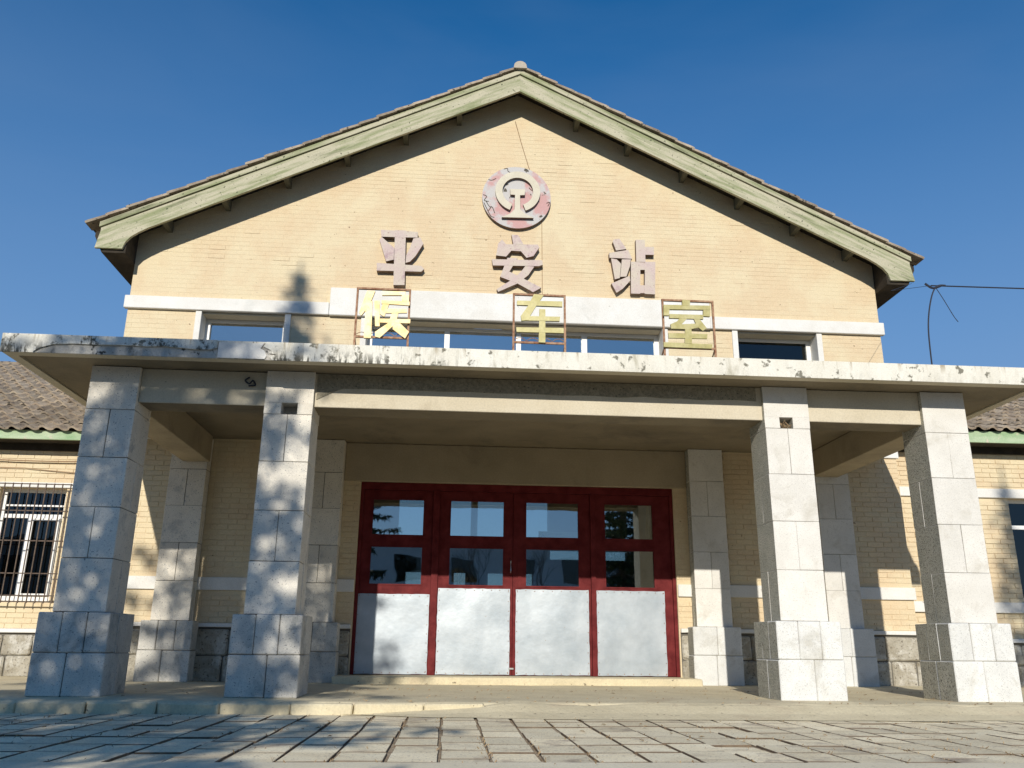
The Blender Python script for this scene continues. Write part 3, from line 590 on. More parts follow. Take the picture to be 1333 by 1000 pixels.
def column(xc, yf, depth, name, flip=0, hole=False, low3=True):
    st_, sl_ = ('stone_w', 'stone_low_w') if xc < 0 else ('stone', 'stone_low')
    w_ = 0.2575; cm = MB(); cm.box(xc-w_+0.012, xc+w_-0.012, yf+0.012, yf+depth-0.012, 0.77, 2.85 if hole else 3.325)
    bwid, bdep = 0.345, 0.655
    yb = yf-(bwid-w_); bd = depth+2*(bwid-w_) if yf < 1 else depth+(bwid-w_)
    cm.box(xc-bwid+0.014, xc+bwid-0.014, yb+0.014, yb+bd-0.014, -0.2, 0.77)
    c = cm.build(name, M['mortar'] if xc < 0 else M['mortar2'], porch)
    x0, x1, y0, y1 = xc-w_, xc+w_, yf, yf+depth
    # top block (with a socket cut into two of the columns)
    if hole:
        hx0, hx1 = (xc-0.075, xc+0.095) if xc < 0 else (xc-0.085, xc+0.065)
        for q in ((x0, hx0, y0, y0+0.2, ZJ[1], 2.975), (hx1, x1, y0, y0+0.2, ZJ[1], 2.975), (x0, x1, y0, y0+0.2, 2.975, ZJ[0]), (x0, x1, y0+0.2, y1, ZJ[1], ZJ[0])): block(c, *q, st_, c=0.002, g=0.0005)
    else: block(c, x0, x1, y0, y1, ZJ[1], ZJ[0], st_)
    for k in range(1, 5):
        if k % 2 == 1: block(c, x0, xc, y0, y1, ZJ[k+1], ZJ[k], st_); block(c, xc, x1, y0, y1, ZJ[k+1], ZJ[k], st_)
        else:
            ym = (y0+y1)/2+0.02
            block(c, x0, x1, y0, ym, ZJ[k+1], ZJ[k], st_); block(c, x0, x1, ym, y1, ZJ[k+1], ZJ[k], st_, c=0.0012, g=0.0012)
    X = [xc-bwid, xc-bwid*0.33, xc+bwid*0.36, xc+bwid] if low3 else [xc-bwid, xc, xc+bwid]
    Y = [yb, yb+bd*0.36, yb+bd*0.68, yb+bd] if yf < 1 else [yb, yb+bd]
    for i in range(len(X)-1):
        for j in range(len(Y)-1):
            if i == 1 and j == 1 and len(Y) > 2 and len(X) > 3: continue
            block(c, X[i], X[i+1], Y[j], Y[j+1], 0.392, 0.774, sl_, c=0.009 if j == 0 else 0.0015, g=None if j == 0 else 0.0012)
    xm = xc+(0.03 if flip else -0.02); ym = yb+bd/2
    for a, b in ((xc-bwid-0.004, xm), (xm, xc+bwid+0.004)):
        if yf < 1: block(c, a, b, yb, ym, -0.01, 0.392, sl_, c=0.009); block(c, a, b, ym, yb+bd, -0.01, 0.392, sl_, c=0.009)
        else: block(c, a, b, yb, yb+bd, -0.01, 0.392, sl_, c=0.009)
    return c
for xc, fl, ho in ((-4.60, 0, False), (-2.75, 1, True), (2.75, 1, True), (4.60, 0, False)): column(xc, 0.0, 0.49, 'column', fl, ho)
for xc, l3 in ((-4.71, True), (-2.79, False), (2.79, False), (4.71, False)): column(xc, 3.218, 0.21, 'pilaster', 0, False, l3)
# bird nest rubbish in the right socket
nb = MB()
for _ in range(40):
    a = Vector((2.75+random.uniform(-.07, .05), random.uniform(.03, .12), 2.855+random.uniform(0, .05)))
    nb.tube([a, a+Vector((random.uniform(-.05, .05), random.uniform(-.04, .04), random.uniform(0, .05)))], 0.003, 3)
tag(nb.build('bird_nest', M['straw'], None, kind='stuff'), kind='stuff')

# beams
for x0, x1 in ((-4.345, -3.005), (-2.495, 2.495), (3.005, 4.345)):
    bb = MB().cbox(x0, x1, 0.055, 0.42, 2.95, 3.327, 0.006, jit=0.003); bb.m[3] = bb.m[4] = 1; bb.build('front_beam', [M['beam'], M['under']], porch)  # back and bottom faces take the shade-darkened render
for s in (-1, 1):
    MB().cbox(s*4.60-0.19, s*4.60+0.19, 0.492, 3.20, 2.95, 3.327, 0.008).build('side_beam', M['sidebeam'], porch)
# rough strip on the beam above the doors
m = MB(); n1 = 120; top = 3.325
for i in range(n1+1):
    x = -2.47+4.9*i/n1; zb_ = 3.17+0.02*noise.noise(Vector((x*3, 1, 1)))-0.0*x
    if x < -2.2: zb_ -= (x+2.2)*-0.5
    m.v += [(x, 0.046, top), (x, 0.046, zb_), (x, 0.056, zb_), (x, 0.056, top)]
for i in range(n1):
    for j in range(3): a = i*4+j; m.f.append((a, a+4, a+5, a+1)); m.m.append(0)
m.build('rough_render_strip', M['rough'], porch)
# canopy slab
KX, KY = 5.60, -0.39
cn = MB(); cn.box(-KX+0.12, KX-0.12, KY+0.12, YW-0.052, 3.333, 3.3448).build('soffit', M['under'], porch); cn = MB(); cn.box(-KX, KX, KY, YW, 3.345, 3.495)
slab = cn.build('canopy_slab', M['beam'], porch)
lp = MB(); lp.box(-KX, KX, KY, KY+0.11, 3.318, 3.3448); lp.box(-KX, -KX+0.11, KY+0.11, YW, 3.318, 3.3448); lp.box(KX-0.11, KX, KY+0.11, YW, 3.318, 3.3448)
lp.build('drip_lip', M['beam'], slab)
def pxx(px): return un_x(px)
# fascia: bare concrete under a plaster skin that has come away at the left
MB().box(-KX-0.004, KX+0.004, KY-0.006, KY-0.0005, 3.322, 3.497).build('bare_fascia', M['fascia_old'], slab)
def skin(pts, y0, y1, name, mt): MB().prism(pts, y0, y1).build(name, mt, slab)
F = KY-0.006
def jag(a, b, n, amp): return [(a[0]+(b[0]-a[0])*k/n+random.uniform(-amp, amp), a[1]+(b[1]-a[1])*k/n+random.uniform(-amp, amp)) for k in range(1, n)]
Zt, Zb = 3.515, 3.316
rx = -2.93
right = [(KX+0.012, Zb), (KX+0.012, Zt), (rx-0.02, Zt)]+[(rx-0.05, 3.46), (rx+0.03, 3.425), (rx+0.015, 3.39), (rx+0.09, 3.38), (rx+0.02, 3.35), (rx+0.05, Zb)]
skin(right, F-0.016, F-0.0005, 'plaster_facing', M['fascia'])
wave = [(-5.28, 3.33), (-5.22, 3.37), (-5.10, 3.41), (-4.9, 3.425), (-4.7, 3.420), (-4.5, 3.424), (-4.3, 3.425), (-4.15, 3.42), (-4.0, 3.43), (-3.85, 3.42), (-3.65, 3.405), (-3.52, 3.41), (-3.45, 3.43)]
skin([(-KX-0.012, Zt), (-KX-0.012, Zb), (-5.28, Zb)]+wave+[(-3.45, Zt)], F-0.020, F-0.0005, 'plaster_facing', M['fascia'])
skin([(-3.44, Zt-0.002), (-3.44, Zb+0.01), (rx-0.03, Zb+0.01)]+[(rx-0.01, 3.36), (rx-0.04, 3.42), (rx-0.08, 3.44), (rx-0.04, Zt-0.002)], F-0.013, F-0.0005, 'mortar_patch', M['white'])
MB().box(-KX-0.012, KX+0.012, KY-0.02, KY+0.25, 3.4975, 3.5135).build('canopy_kerb', M['fascia'], slab)
MB().box(-KX+0.01, KX-0.01, KY+0.252, YW-0.005, 3.4975, 3.506).build('added_dark_felt', M['felt'], slab)  # added unseen sheet that keeps sun bounce off the gable

# ================================================================ SIGNS
CHD = {"ping": [[[-2.219, 6.795], [-1.635, 6.786], [-1.636, 6.684], [-2.206, 6.674]], [[-1.998, 6.801], [-1.826, 6.802], [-1.803, 5.859], [-1.977, 5.852]], [[-2.234, 6.626], [-2.198, 6.669], [-1.996, 6.49], [-1.993, 6.286], [-2.111, 6.253]], [[-1.701, 6.67], [-1.593, 6.693], [-1.539, 6.586], [-1.585, 6.5], [-1.655, 6.364], [-1.738, 6.264], [-1.804, 6.24], [-1.801, 6.369], [-1.744, 6.516]], [[-2.254, 6.22], [-1.561, 6.201], [-1.511, 6.149], [-1.552, 6.1], [-2.249, 6.089]]], "an": [[[-0.135, 6.811], [-0.029, 6.804], [0.056, 6.648], [-0.105, 6.622]], [[-0.35, 6.641], [-0.29, 6.718], [-0.222, 6.635], [0.29, 6.653], [0.312, 6.605], [0.218, 6.449], [0.107, 6.413], [0.018, 6.524], [-0.138, 6.527], [-0.22, 6.419], [-0.38, 6.433]], [[-0.445, 6.364], [0.362, 6.382], [0.368, 6.304], [0.307, 6.277], [-0.427, 6.257]], [[-0.197, 6.399], [-0.037, 6.401], [-0.162, 6.166], [-0.243, 6.079], [-0.311, 6.067]], [[-0.271, 6.15], [-0.156, 6.16], [0.345, 5.909], [0.214, 5.826], [-0.033, 5.964], [-0.311, 6.067]], [[0.091, 6.274], [0.231, 6.268], [0.141, 6.12], [-0.022, 5.97], [-0.337, 5.809], [-0.36, 5.855], [-0.089, 6.05], [0.042, 6.199]]], "zhan": [[[1.524, 6.803], [1.619, 6.82], [1.73, 6.643], [1.558, 6.606], [1.508, 6.761]], [[1.445, 6.56], [1.759, 6.628], [1.817, 6.472], [1.449, 6.475]], [[1.474, 6.465], [1.563, 6.453], [1.632, 6.379], [1.606, 6.127], [1.525, 6.102]], [[1.65, 6.457], [1.796, 6.463], [1.779, 6.348], [1.715, 6.159], [1.614, 6.149]], [[1.47, 6.028], [1.767, 6.174], [1.776, 6.091], [1.652, 5.948], [1.547, 5.871]], [[1.889, 6.818], [2.038, 6.825], [2.035, 6.428], [1.885, 6.427]], [[2.028, 6.7], [2.187, 6.705], [2.179, 6.563], [2.028, 6.559]], [[1.798, 6.426], [1.951, 6.43], [1.931, 5.872], [1.781, 5.871]], [[2.026, 6.434], [2.198, 6.441], [2.172, 5.872], [2.003, 5.875]], [[1.943, 6.43], [2.035, 6.434], [2.03, 6.294], [1.938, 6.29]], [[1.928, 6.021], [2.02, 6.025], [2.015, 5.888], [1.924, 5.886]]], "hou": [[[-1.965, 4.203], [-1.876, 4.205], [-1.936, 4.019], [-2.012, 3.909], [-2.035, 3.946]], [[-1.969, 4.033], [-1.9, 4.09], [-1.889, 3.656], [-1.968, 3.654]], [[-1.88, 4.09], [-1.822, 4.093], [-1.806, 3.794], [-1.855, 3.794]], [[-1.802, 4.21], [-1.545, 4.213], [-1.549, 4.17], [-1.799, 4.159]], [[-1.586, 4.172], [-1.508, 4.172], [-1.504, 4.097], [-1.581, 4.098]], [[-1.803, 4.101], [-1.496, 4.097], [-1.495, 4.052], [-1.801, 4.061]], [[-1.79, 4.06], [-1.719, 4.055], [-1.763, 3.91], [-1.815, 3.941]], [[-1.748, 4.004], [-1.522, 4.011], [-1.519, 3.965], [-1.745, 3.952]], [[-1.812, 3.887], [-1.479, 3.892], [-1.479, 3.845], [-1.81, 3.841]], [[-1.682, 3.96], [-1.611, 3.963], [-1.64, 3.832], [-1.8, 3.666], [-1.85, 3.68], [-1.853, 3.732], [-1.711, 3.845]], [[-1.67, 3.862], [-1.599, 3.853], [-1.488, 3.746], [-1.527, 3.669], [-1.665, 3.771]]], "che": [[[-0.126, 4.24], [-0.016, 4.234], [-0.095, 4.111], [-0.168, 3.98], [-0.181, 3.929], [-0.263, 3.917], [-0.271, 3.974], [-0.195, 4.092]], [[-0.315, 4.155], [0.191, 4.166], [0.191, 4.103], [-0.314, 4.104]], [[-0.263, 3.975], [0.167, 3.983], [0.16, 3.931], [-0.263, 3.922]], [[-0.32, 3.84], [0.204, 3.852], [0.204, 3.792], [-0.315, 3.787]], [[-0.064, 4.066], [0.002, 4.065], [0.001, 3.674], [-0.072, 3.675]]], "shi": [[[1.552, 4.241], [1.64, 4.239], [1.636, 4.172], [1.549, 4.173]], [[1.336, 4.173], [1.871, 4.183], [1.868, 4.132], [1.334, 4.119]], [[1.335, 4.151], [1.406, 4.154], [1.393, 4.046], [1.331, 4.045]], [[1.79, 4.165], [1.87, 4.168], [1.859, 4.052], [1.784, 4.055]], [[1.398, 4.066], [1.785, 4.07], [1.782, 4.018], [1.396, 4.017]], [[1.525, 4.036], [1.612, 4.035], [1.533, 3.949], [1.555, 3.893], [1.411, 3.892], [1.405, 3.944], [1.481, 3.981]], [[1.67, 4.033], [1.74, 4.022], [1.817, 3.914], [1.77, 3.879], [1.722, 3.917], [1.642, 3.896], [1.535, 3.892], [1.533, 3.949], [1.696, 3.964]], [[1.573, 3.915], [1.643, 3.916], [1.639, 3.723], [1.559, 3.725]], [[1.379, 3.839], [1.822, 3.845], [1.815, 3.789], [1.377, 3.782]], [[1.321, 3.731], [1.872, 3.726], [1.861, 3.674], [1.319, 3.675]]], "emb": [[[-0.622, 7.461], [0.503, 7.52], [-0.066, 8.066], [-0.056, 6.941]], [[-0.41, 7.512], [0.323, 7.537], [-0.047, 7.951], [-0.041, 7.172]], [[-0.295, 7.559], [0.208, 7.572], [-0.046, 7.822]], [[-0.155, 7.272], [0.072, 7.284], [-0.213, 7.19], [0.132, 7.187]], [[-0.17, 7.619], [0.076, 7.625], [0.07, 7.521], [-0.007, 7.513], [0.0, 7.254], [0.072, 7.184], [0.216, 7.112], [-0.301, 7.1], [-0.165, 7.172], [-0.095, 7.249], [-0.088, 7.516], [-0.163, 7.518]]]}
def letter(key, name, label, yf, thick, mf, ms, par=None, group=None):
    e = empty(name, (sum(p[0] for p in CHD[key][0])/len(CHD[key][0]), YW if yf > 1 else -0.2, min(p[1] for s in CHD[key] for p in s)), label, 'sign', group) if par is None else par
    for k, s in enumerate(CHD[key]):
        MB().prism(s, yf+0.0017*k, yf+thick, 0, 1).build('stroke', [mf, ms], e)
    return e
G = 'painted characters fixed to the gable wall'
letter('ping', 'gable_character', 'faded pink character 平 on the gable, left of the three', YW-0.10, 0.096, M['pink'], M['pinkside'], group=G)
letter('an', 'gable_character', 'faded pink character 安 on the gable, directly under the round emblem', YW-0.10, 0.096, M['pink'], M['pinkside'], group=G)
letter('zhan', 'gable_character', 'faded pink character 站 on the gable, right of the three', YW-0.10, 0.096, M['pink'], M['pinkside'], group=G)
def curve_(pts, n=6):
    out = []; P = [Vector(pts[0])]+[Vector(p) for p in pts]+[Vector(pts[-1])]
    for i in range(1, len(P)-2):
        for k in range(n):
            t = k/n; a, b, c, d = P[i-1], P[i], P[i+1], P[i+2]
            out.append(0.5*((2*b)+(-a+c)*t+(2*a-5*b+4*c-d)*t*t+(-a+3*b-3*c+d)*t**3))
    out.append(P[-1]); return out
# railway emblem
em = empty('railway_emblem', (-0.06, YW, 6.95), 'round flaking pink railway emblem with cream rail and ring, high in the gable', 'emblem')
ec = CHD['emb']; dcx = (ec[0][0][0]+ec[0][1][0])/2; dr = (ec[0][1][0]-ec[0][0][0])/2; dcz = (ec[0][2][1]+ec[0][3][1])/2
MB().prism([(dcx+dr*math.cos(2*math.pi*k/64), dcz+dr*math.sin(2*math.pi*k/64)) for k in range(64)], YW-0.07, YW-0.005, 0, 1).build('disc', [M['disc'], M['pinkside']], em)
rcx = (ec[1][0][0]+ec[1][1][0])/2; ro = (ec[1][1][0]-ec[1][0][0])/2; rcz = ec[1][2][1]-ro; ri = ro*0.685
a0, a1 = -math.pi/2+0.36, 1.5*math.pi-0.36
N_ = 56
arc = [(rcx+ro*math.cos(a0+(a1-a0)*k/N_), rcz+ro*math.sin(a0+(a1-a0)*k/N_)) for k in range(N_+1)]+[(rcx+ri*math.cos(a1-(a1-a0)*k/N_), rcz+ri*math.sin(a1-(a1-a0)*k/N_)) for k in range(N_+1)]
rg = MB(); n = len(arc)
for k in range(N_):   # ring as quads, front, back and rims
    A = arc[k]; B = arc[k+1]; C_ = arc[n-2-k]; D = arc[n-1-k]; y0, y1 = YW-0.125, YW-0.071
    rg.poly([(A[0], y0, A[1]), (B[0], y0, B[1]), (C_[0], y0, C_[1]), (D[0], y0, D[1])])
    rg.poly([(A[0], y0, A[1]), (A[0], y1, A[1]), (B[0], y1, B[1]), (B[0], y0, B[1])], 1)
    rg.poly([(D[0], y0, D[1]), (D[0], y1, D[1]), (C_[0], y1, C_[1]), (C_[0], y0, C_[1])], 1)
for A, D in ((arc[0], arc[n-1]), (arc[N_], arc[N_+1])): rg.poly([(A[0], y0, A[1]), (D[0], y0, D[1]), (D[0], y1, D[1]), (A[0], y1, A[1])], 1)
rg.build('ring', [M['cream'], M['pinkside']], em)
rail = ec[4]
MB().prism(rail, YW-0.127, YW-0.071, 0, 1).build('rail_profile', [M['cream'], M['pinkside']], em)
fk = MB(); YF = YW-0.0725
def epx(x, y): return (dcx-dr+(x-60)/940*2*dr, YF, dcz+dr*0.97-(y-75)/840*2*dr*0.97)
for pts in ([(140, 262), (190, 268), (245, 240)], [(70, 480), (120, 500), (90, 560), (150, 570)], [(110, 560), (160, 640), (200, 650), (235, 730)], [(85, 590), (120, 660), (180, 770), (230, 790)], [(350, 100), (400, 90), (410, 130), (470, 155)], [(940, 560), (985, 545), (960, 600)], [(700, 350), (735, 385), (780, 380)], [(190, 640), (150, 700)]):
    fk.tube(curve_([epx(*p) for p in pts]), 0.006, 4)
fk.build('flaked_paint', M['ink2'], em)
# framed golden characters standing on the canopy edge
GF = [('hou', '候', -2.072, -1.499, 'left of three, glint painted as a paler tone', 'goldbright'), ('che', '车', -0.346, 0.225, 'middle of three', 'gold'), ('shi', '室', 1.338, 1.914, 'right of three', 'gold')]
for key, ch_, xa, xb, pos, mt in GF:
    e = empty('waiting_room_character', ((xa+xb)/2, -0.2, 3.515), 'yellow character %s in rusty frame on the canopy edge, %s' % (ch_, pos), 'sign', 'framed characters on the canopy')
    f = MB(); r_ = 0.011; zt, zm_, zb_ = 4.252, 3.685, 3.515
    for (x, off) in ((xa, 0.0), (xb, 0.0)): f.box(x-r_, x+r_, -0.2-r_, -0.2+r_, zb_, zt-r_)
    f.box(xa-r_, xb+r_, -0.2-r_*1.3, -0.2+r_*1.3, zt-r_, zt+r_); f.box(xa+r_, xb-r_, -0.2-r_, -0.2+r_, zm_-r_, zm_+r_)
    f.build('frame', M['rust'], e)
    s_ = MB()
    for x in (xa, xb): s_.tube([(x, -0.19, zm_), (x, 0.12, zb_)], 0.008, 5)
    s_.build('stay', M['rust'], e)
    if key != 'shi':
        c_ = MB(); pts = [(xa+(xb-xa)*k/24, -0.2, zm_+0.02+0.035*abs(math.sin(k*math.pi/6))) for k in range(25)]; c_.tube(pts, 0.004, 4); c_.build('scroll_wire', M['rust'], e)
    letter(key, '', '', -0.26, 0.035, M[mt], M[mt] if key == 'hou' else M['gold'], par=e)

# ================================================================ WINGS
def tile_mesh():
    m_ = MB(); nseg = 8; W_, L_ = 0.235, 0.37
    prof = lambda t: 0.032*math.sin(t*2*math.pi)*(1 if t < .5 else .55)+0.006
    for j, (y, lift) in enumerate(((0.0, 0.046), (L_, 0.0))):
        for i in range(nseg+1): t = i/nseg; m_.v.append((t*W_-W_/2, y, prof(t)+lift))
    for i in range(nseg+1): t = i/nseg; m_.v.append((t*W_-W_/2, 0.0, prof(t)+0.014))
    for i in range(nseg): m_.f.append((i, i+1, nseg+2+i, nseg+1+i)); m_.m.append(0); b = 2*(nseg+1); m_.f.append((b+i, b+i+1, i+1, i)); m_.m.append(0)
    return m_
TM = tile_mesh(); TME = [TM.mesh('roof_tile', M['tile']) for _ in range(1)]
def wing(side, x0, x1, yw, plt, zl0, zl1, zs0, zs1, zf0, zf1, ztile, tan, yridge, wins, label, spans, budget=295):
    e = empty('station_wing', ((x0+x1)/2, yw, 0), label, 'building')
    holes = [(a, b, c, d) for a, b, c, d in wins]
    wm = MB(); holed(wm, x0, x1, -0.3, zf1, yw+0.006, yw+0.3, holes); wob = wm.build('wall', M['paint'], e)
    brickwork(wob, yw, x0, x1, plt, zf1, holes+([(x0, x1, zs0, zs1)] if zs0 else [])+[(x0, x1, zl0, zl1)], budget=0)
    if zs0: MB().cbox(x0, x1, yw-0.045, yw+0.02, zs0+.002, zs1-.002, 0.006, jit=0.002).build('sill_band', M['white'], wob)
    MB().cbox(x0, x1, yw-0.03, yw+0.02, zl0+.002, zl1-.002, 0.006, jit=0.002).build('lintel_band', M['white'], wob)
    p_ = empty('plinth', (0, 0, 0)); p_.parent = e; p_.location = -ORI[e.name]; ORI[p_.name] = Vector((0, 0, 0))
    plinth(p_, x0, x1, yw, plt)
    for a, b, c, d in wins:
        f = MB(); ya, yb_ = yw+0.12, yw+0.18; t = 0.055
        f.box(a, a+t, ya, yb_, c, d); f.box(b-t, b, ya, yb_, c, d); f.box(a+t, b-t, ya, yb_, d-t, d); f.box(a+t, b-t, ya, yb_, c, c+t*1.3)
        zt_ = d-0.42 if side < 0 else d-0.44
        f.box(a+t, b-t, ya-.002, yb_, zt_-0.03, zt_+0.03)
        xm = a+(b-a)*(0.46 if side < 0 else 0.5); f.box(xm-0.03, xm+0.03, ya-.004, yb_, c+t*1.3, zt_-0.03)
        fr = f.build('window_frame', M['pvc'], e)
        gl = M['glassd']
        MB().box(a+t, b-t, ya+0.03, ya+0.036, zt_+0.03, d-t).build('pane', gl, fr)
        MB().box(a+t, xm-0.03, ya+0.03, ya+0.036, c+t*1.3, zt_-0.03).build('pane', gl, fr)
        MB().box(xm+0.03, b-t, ya+0.03, ya+0.036, c+t*1.3, zt_-0.03).build('pane', gl, fr)
        if side < 0:
            s2 = MB(); q = (xm+0.035, b-t-0.01, c+t*1.3+.005, zt_-0.035); k = 0.035
            s2.box(q[0], q[0]+k, ya-0.03, ya-.005, q[2], q[3]); s2.box(q[1]-k, q[1], ya-0.03, ya-.005, q[2], q[3]); s2.box(q[0]+k, q[1]-k, ya-0.03, ya-.005, q[2], q[2]+k); s2.box(q[0]+k, q[1]-k, ya-0.03, ya-.005, q[3]-k, q[3])
            s2.build('sash', M['pvc'], fr)
            MB().box(a+t, b-t, ya-0.01, ya+0.02, zt_+0.15, zt_+0.175).build('vent_bar', M['pvc'], fr)
            MB().box(xm+0.05, b-t-0.05, ya+0.25, ya+0.26, c+0.05, zt_-0.1).build('blind', M['cloth'], fr)
    # a dark room behind
    MB().box(x0+0.02, x1-0.02, yw+1.9, yw+2.0, -0.1, zf1).box(x0+0.02, x1-0.02, yw+0.32, yw+1.9, -0.1, -0.05).build('room_wall', M['ifloor'], e)
    ye = yw-0.40
    MB().cbox(x0, x1, ye, ye+0.03, zf0, zf1, 0.004, jit=0.003).build('fascia_board', M['green_wing'], e)
    MB().box(x0, x1, ye+0.03, yw-0.002, zf0+0.012, zf0+0.03).build('eave_soffit', M['soffit'], e)
    MB().box(x0, x1, yw-0.05, yw+0.02, zf0-0.10, zf0+0.010).build('eave_beam', M['soffit'], e)
    zr = ztile+tan*(yridge-ye); rm = MB()
    rm.v += [(x0, ye+0.0, zf1+0.004), (x1, ye, zf1+0.004), (x1, yridge, zr-0.06), (x0, yridge, zr-0.06), (x0, 2*yridge-ye, zf1), (x1, 2*yridge-ye, zf1)]
    rm.f += [(0, 1, 2, 3), (3, 2, 5, 4)]; rm.m += [0, 0]
    rfw = rm.build('roof', M['soffit'], e)
    ang = math.atan(tan); st = 0.333; n_ = int((yridge-ye)/math.cos(ang)/st)+1; stuff = MB(); cnt_ = 0
    sx0, sx1 = spans
    for r in range(n_):
        d = r*st*math.cos(ang); yy = ye-0.07+d; zz = ztile+tan*d-0.035
        ncol = int((x1-x0)/0.22)
        for c in range(ncol):
            x = x0+0.11+c*0.22 if side > 0 else x1-0.11-c*0.22
            jx, jz, ja = random.uniform(-.008, .008), random.uniform(-.006, .006), random.uniform(-.03, .03)
            if sx0 < x < sx1 and cnt_ < budget:
                inst('roof_tile', TME[0], (x+jx, yy, zz+jz), rfw, (ang+random.uniform(-.015, .015), 0, ja)); cnt_ += 1
            else:
                cs, sn = math.cos(ang), math.sin(ang); i0 = len(stuff.v)
                for v in TM.v: stuff.v.append((x+jx+v[0], yy+v[1]*cs-v[2]*sn, zz+jz+v[1]*sn+v[2]*cs))
                stuff.f += [tuple(q+i0 for q in f_) for f_ in TM.f]; stuff.m += TM.m
    if stuff.v: stuff.build('roof_tiling', M['tile'], rfw, kind='stuff')
    rc = MB()
    for k in range(int((x1-x0)/0.4)):
        xx = x0+k*0.4; rc.tube([(xx, yridge, zr-0.02), (xx+0.405, yridge, zr-0.01)], 0.10, 8)
    rc.build('ridge_capping', M['tile'], rfw)
    return e
lw = wing(-1, -14, X0-0.002, 4.60, 0.66, 2.76, 2.84, None, None, 3.44, 3.585, 3.60, 0.50, 9.6, [(-7.92, -6.93, 1.06, 2.755), (-11.4, -10.2, 1.06, 2.755)], 'left tiled wing with a barred white window and a faded green eave board', (-9.6, -6.0))
rw = wing(1, X1+0.002, 14, 3.86, 0.665, 2.81, 2.96, 1.04, 1.20, 3.62, 3.80, 3.83, 0.50, 8.6, [(7.86, 9.3, 1.205, 2.81), (11.2, 12.6, 1.205, 2.81)], 'right tiled wing with a dark unbarred window and a white sill band', (5.9, 10.5))
# window grille
gr = MB(); gy = 4.42; xg0, xg1, zg0, zg1 = -8.02, -6.80, 1.02, 2.80
grille = empty('window_grille', ((xg0+xg1)/2, gy, zg0), 'rusty iron bar grille fixed over the window of the left wing', 'grille')
for k in range(11): x = xg0+(xg1-xg0)*k/10; MB().box(x-0.007, x+0.007, gy-.007, gy+.007, zg0, zg1).build('bar', M['iron'], grille)
for z in (zg0+0.02, zg0+0.11, 1.45, 1.93, 2.38, zg1-0.01): MB().box(xg0-.01, xg1+.01, gy+.008, gy+.02, z-0.008, z+0.008).build('cross_bar', M['iron'], grille)
for x in (xg0, xg1):
    for z in (zg0+0.02, zg1-0.01): MB().box(x-.008, x+.008, gy+.021, 4.598, z-.008, z+.008).build('bracket', M['iron'], grille)
# cables
def cable(pts, r, mt, name, label, cat, sag=0.0, group=None):
    P = []; 
    for a, b in zip(pts, pts[1:]):
        a, b = Vector(a), Vector(b)
        for k in range(12): t = k/12; p = a.lerp(b, t); p.z -= sag*4*t*(1-t); P.append(p)
    P.append(Vector(pts[-1])); o = MB().tube(P, r, 5).build(name, mt, None); tag(o, label, cat, group); return o
cable([(-13, 4.55, 3.22), (-8.4, 4.55, 3.19), (-5.98, 4.55, 3.21)], 0.010, M['brownwire'], 'wall_cable', 'brown cable running along the left wing wall just below its eave', 'cable', 0.03)
cable([(-13, 4.57, 3.15), (-7.6, 4.57, 3.06), (-5.98, 4.57, 2.98)], 0.006, M['brownwire'], 'wall_cable', 'thin sagging cable on the left wing wall, lower one of the two', 'cable', 0.02)
wr = empty('overhead_wire', (5.15, 1.0, 3.5), 'black overhead wire tied off beside the gable, its end dropping to the canopy', 'wire')
def curve(pts, n=10):
    out = []; P = [Vector(pts[0])]+[Vector(p) for p in pts]+[Vector(pts[-1])]
    for i in range(1, len(P)-2):
        for k in range(n):
            t = k/n; a, b, c, d = P[i-1], P[i], P[i+1], P[i+2]
            out.append(0.5*((2*b)+(-a+c)*t+(2*a-5*b+4*c-d)*t*t+(-a+3*b-3*c+d)*t**3))
    out.append(P[-1]); return out
MB().tube([(5.30, 1, 5.125), (9.0, 1.0, 5.16), (30, 1.0, 6.2)], 0.010, 5).build('line', M['wire'], wr)
MB().tube([(5.32, 1.0, 5.13), (5.08, 1.6, 5.30), (6.25, 3.0, 6.08)], 0.003, 4).build('tie_wire', M['wire'], wr)
MB().tube(curve([(5.50, 1, 5.14), (5.38, 1, 5.12), (5.28, 1.0, 4.95), (5.19, 1, 4.6), (5.16, 1, 4.2), (5.15, 1.0, 3.5)]), 0.010, 5).build('drop', M['wire'], wr)
MB().tube(curve([(5.22, 1, 5.15), (5.32, 1.0, 5.09), (5.44, 1, 5.13)]), 0.016, 5).build('knot', M['wire'], wr)
MB().tube(curve([(5.36, 1, 5.10), (5.45, 1.0, 4.92), (5.55, 1, 4.70), (5.60, 1, 4.62)]), 0.006, 4).build('frayed_end', M['wire'], wr)
tag(MB().tube([(-0.09, YW-0.02, 8.98), (0.02, YW-0.015, 8.55), (0.14, YW-0.012, 8.12), (0.22, YW-0.012, 7.9), (0.36, YW-0.012, 7.4), (0.37, YW-0.012, 5.8)], 0.004, 4).build('gable_cable', M['brownwire'], None), 'thin cable running down the gable wall past the right of the emblem', 'cable')
# small black clip with rag on the left beam
MB().tube(curve([(-3.20, 0.04, 3.26), (-3.24, 0.03, 3.22), (-3.19, .02, 3.18), (-3.16, .03, 3.22), (-3.13, 0.03, 3.17), (-3.20, 0.03, 3.16)]), 0.009, 5).build('beam_hook', M['wire'], porch)

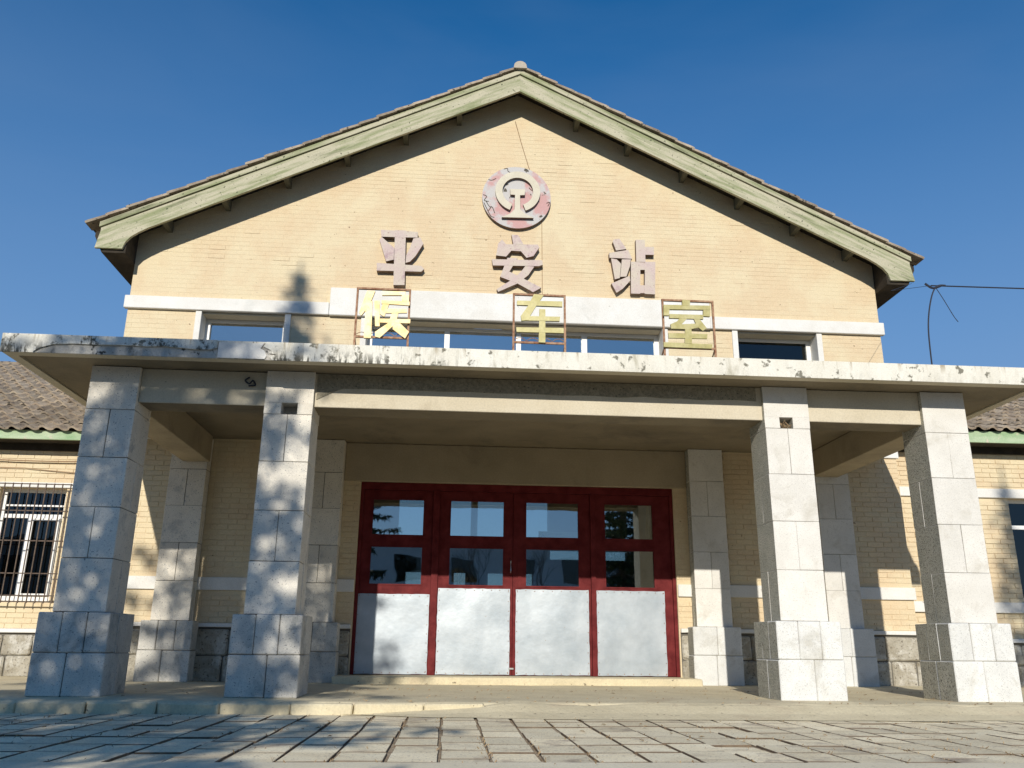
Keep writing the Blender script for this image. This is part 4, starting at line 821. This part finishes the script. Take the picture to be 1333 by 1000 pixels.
# ================================================================ BEHIND THE CAMERA: the trees that shade the front, and the block across the square
def conifer(name, x, y, H, hwk, seed, label, z0=1.6, dens=1.0):
    rnd = random.Random(seed); e = empty(name, (x, y, -0.3), label, 'tree')
    MB().tube([(x, y, -0.3), (x+.03, y, H*.5), (x, y, H)], 0.17, 7, taper=0.02).build('trunk', M['bark'], e)
    br, fo = MB(), MB(); z = z0
    while z < H-0.25:
        hw = min((H-z)*hwk, 3.1)+0.10; nb_ = rnd.randint(6, 8); dn = dens*min(1.0, 0.15+(H-z)/6.0)*(2.1 if z < 5.4 else 1.0); ph_ = rnd.uniform(0, 6)
        for k in range(nb_):
            a = ph_+2*math.pi*k/nb_+rnd.uniform(-.25, .25); L_ = hw*rnd.uniform(.55, 1.25)
            d = Vector((math.cos(a), math.sin(a), 0)); p0 = Vector((x, y, z))
            pt = [p0+d*(L_*t)+Vector((0, 0, -0.22*L_*math.sin(t*2.0)+0.05*t)) for t in (0, .33, .66, 1)]
            br.tube(pt, 0.022, 4, taper=0.005)
            n2 = int(L_*13*dn)+1
            for j in range(n2):
                t = 0.15+0.85*rnd.random(); i_ = min(2, int(t*3)); c = pt[i_].lerp(pt[i_+1], t*3-i_)
                side = d.cross(Vector((0, 0, 1)))*rnd.uniform(-1, 1)*0.38*L_*(1.1-t); c = c+side+Vector((0, 0, -rnd.uniform(0, .10)))
                for _ in range(4):
                    u_ = Vector((rnd.uniform(-1, 1), rnd.uniform(-1, 1), rnd.uniform(-.8, .3))).normalized()*rnd.uniform(.10, .22); v_ = u_.cross(Vector((rnd.uniform(-1, 1), rnd.uniform(-1, 1), 1))).normalized()*rnd.uniform(.02, .045)
                    fo.poly([c-v_, c+v_, c+u_+v_*.3, c+u_-v_*.3])
        z += rnd.uniform(.26, .36)*(1 if z < H*.8 else .7)
    br.build('limbs', M['bark'], e); fo.build('crown', M['needle'], e)
conifer('spruce_tree', -6.05, -14.0, 13.9, 0.35, 3, 'tall dark spruce whose shadow falls on the left columns, mirrored in the first door pane', dens=1.35)
conifer('spruce_tree', 5.15, -14.0, 11.2, 0.19, 5, 'shorter spruce that shades the window of the right wing', z0=1.2, dens=0.8)
def bare(x, y, H, seed, label):
    rnd = random.Random(seed); e = empty('bare_tree', (x, y, -0.3), label, 'tree', 'leafless trees across the square')
    tr, br = MB(), MB()
    def grow(mb, p, d, L_, r, dep):
        p2 = p+d*L_+Vector((rnd.uniform(-.1, .1), rnd.uniform(-.1, .1), 0))*L_*.4; br_ = mb if dep < 1 else br
        br_.tube([p, p2], r, 5 if dep < 3 else 3, taper=r*.7)
        if dep >= 6: return
        for _ in range(rnd.choice((2, 3, 3)) if dep < 5 else 2):
            nd = (d+Vector((rnd.uniform(-1, 1), rnd.uniform(-1, 1), rnd.uniform(-.1, .55)))*.62).normalized()
            grow(mb, p2, nd, L_*rnd.uniform(.62, .85), r*.62, dep+1)
    grow(tr, Vector((x, y, -0.3)), Vector((0, 0, 1)), H*.27, H*.016, 0)
    tr.build('trunk', M['bark'], e); br.build('crown', M['bark'], e)
bare(0.6, -35, 6.6, 2, 'leafless tree across the square mirrored in the second door leaf')
bare(5.0, -36, 6.9, 8, 'leafless tree across the square mirrored in the third door leaf')
bare(9.6, -36, 6.4, 12, 'leafless tree across the square mirrored in the fourth door leaf')
ob = empty('opposite_building', (0, -44, -0.3), 'long plain grey building across the square, mirrored in the door glass', 'building')
MB().box(-34, 30, -50, -44, -0.3, 7.2).build('wall', M['farwall'], ob)
MB().box(-34.3, 30.3, -50.3, -43.7, 7.2, 7.45).build('roof', M['white'], ob)
MB().box(-34, 30, -43.99, -43.93, 3.4, 3.7).build('white_band', M['white'], ob)
for k in range(16): MB().box(-32+k*3.9, -30.2+k*3.9, -43.995, -43.97, 4.6, 6.2).build('window', M['glassd'], ob)
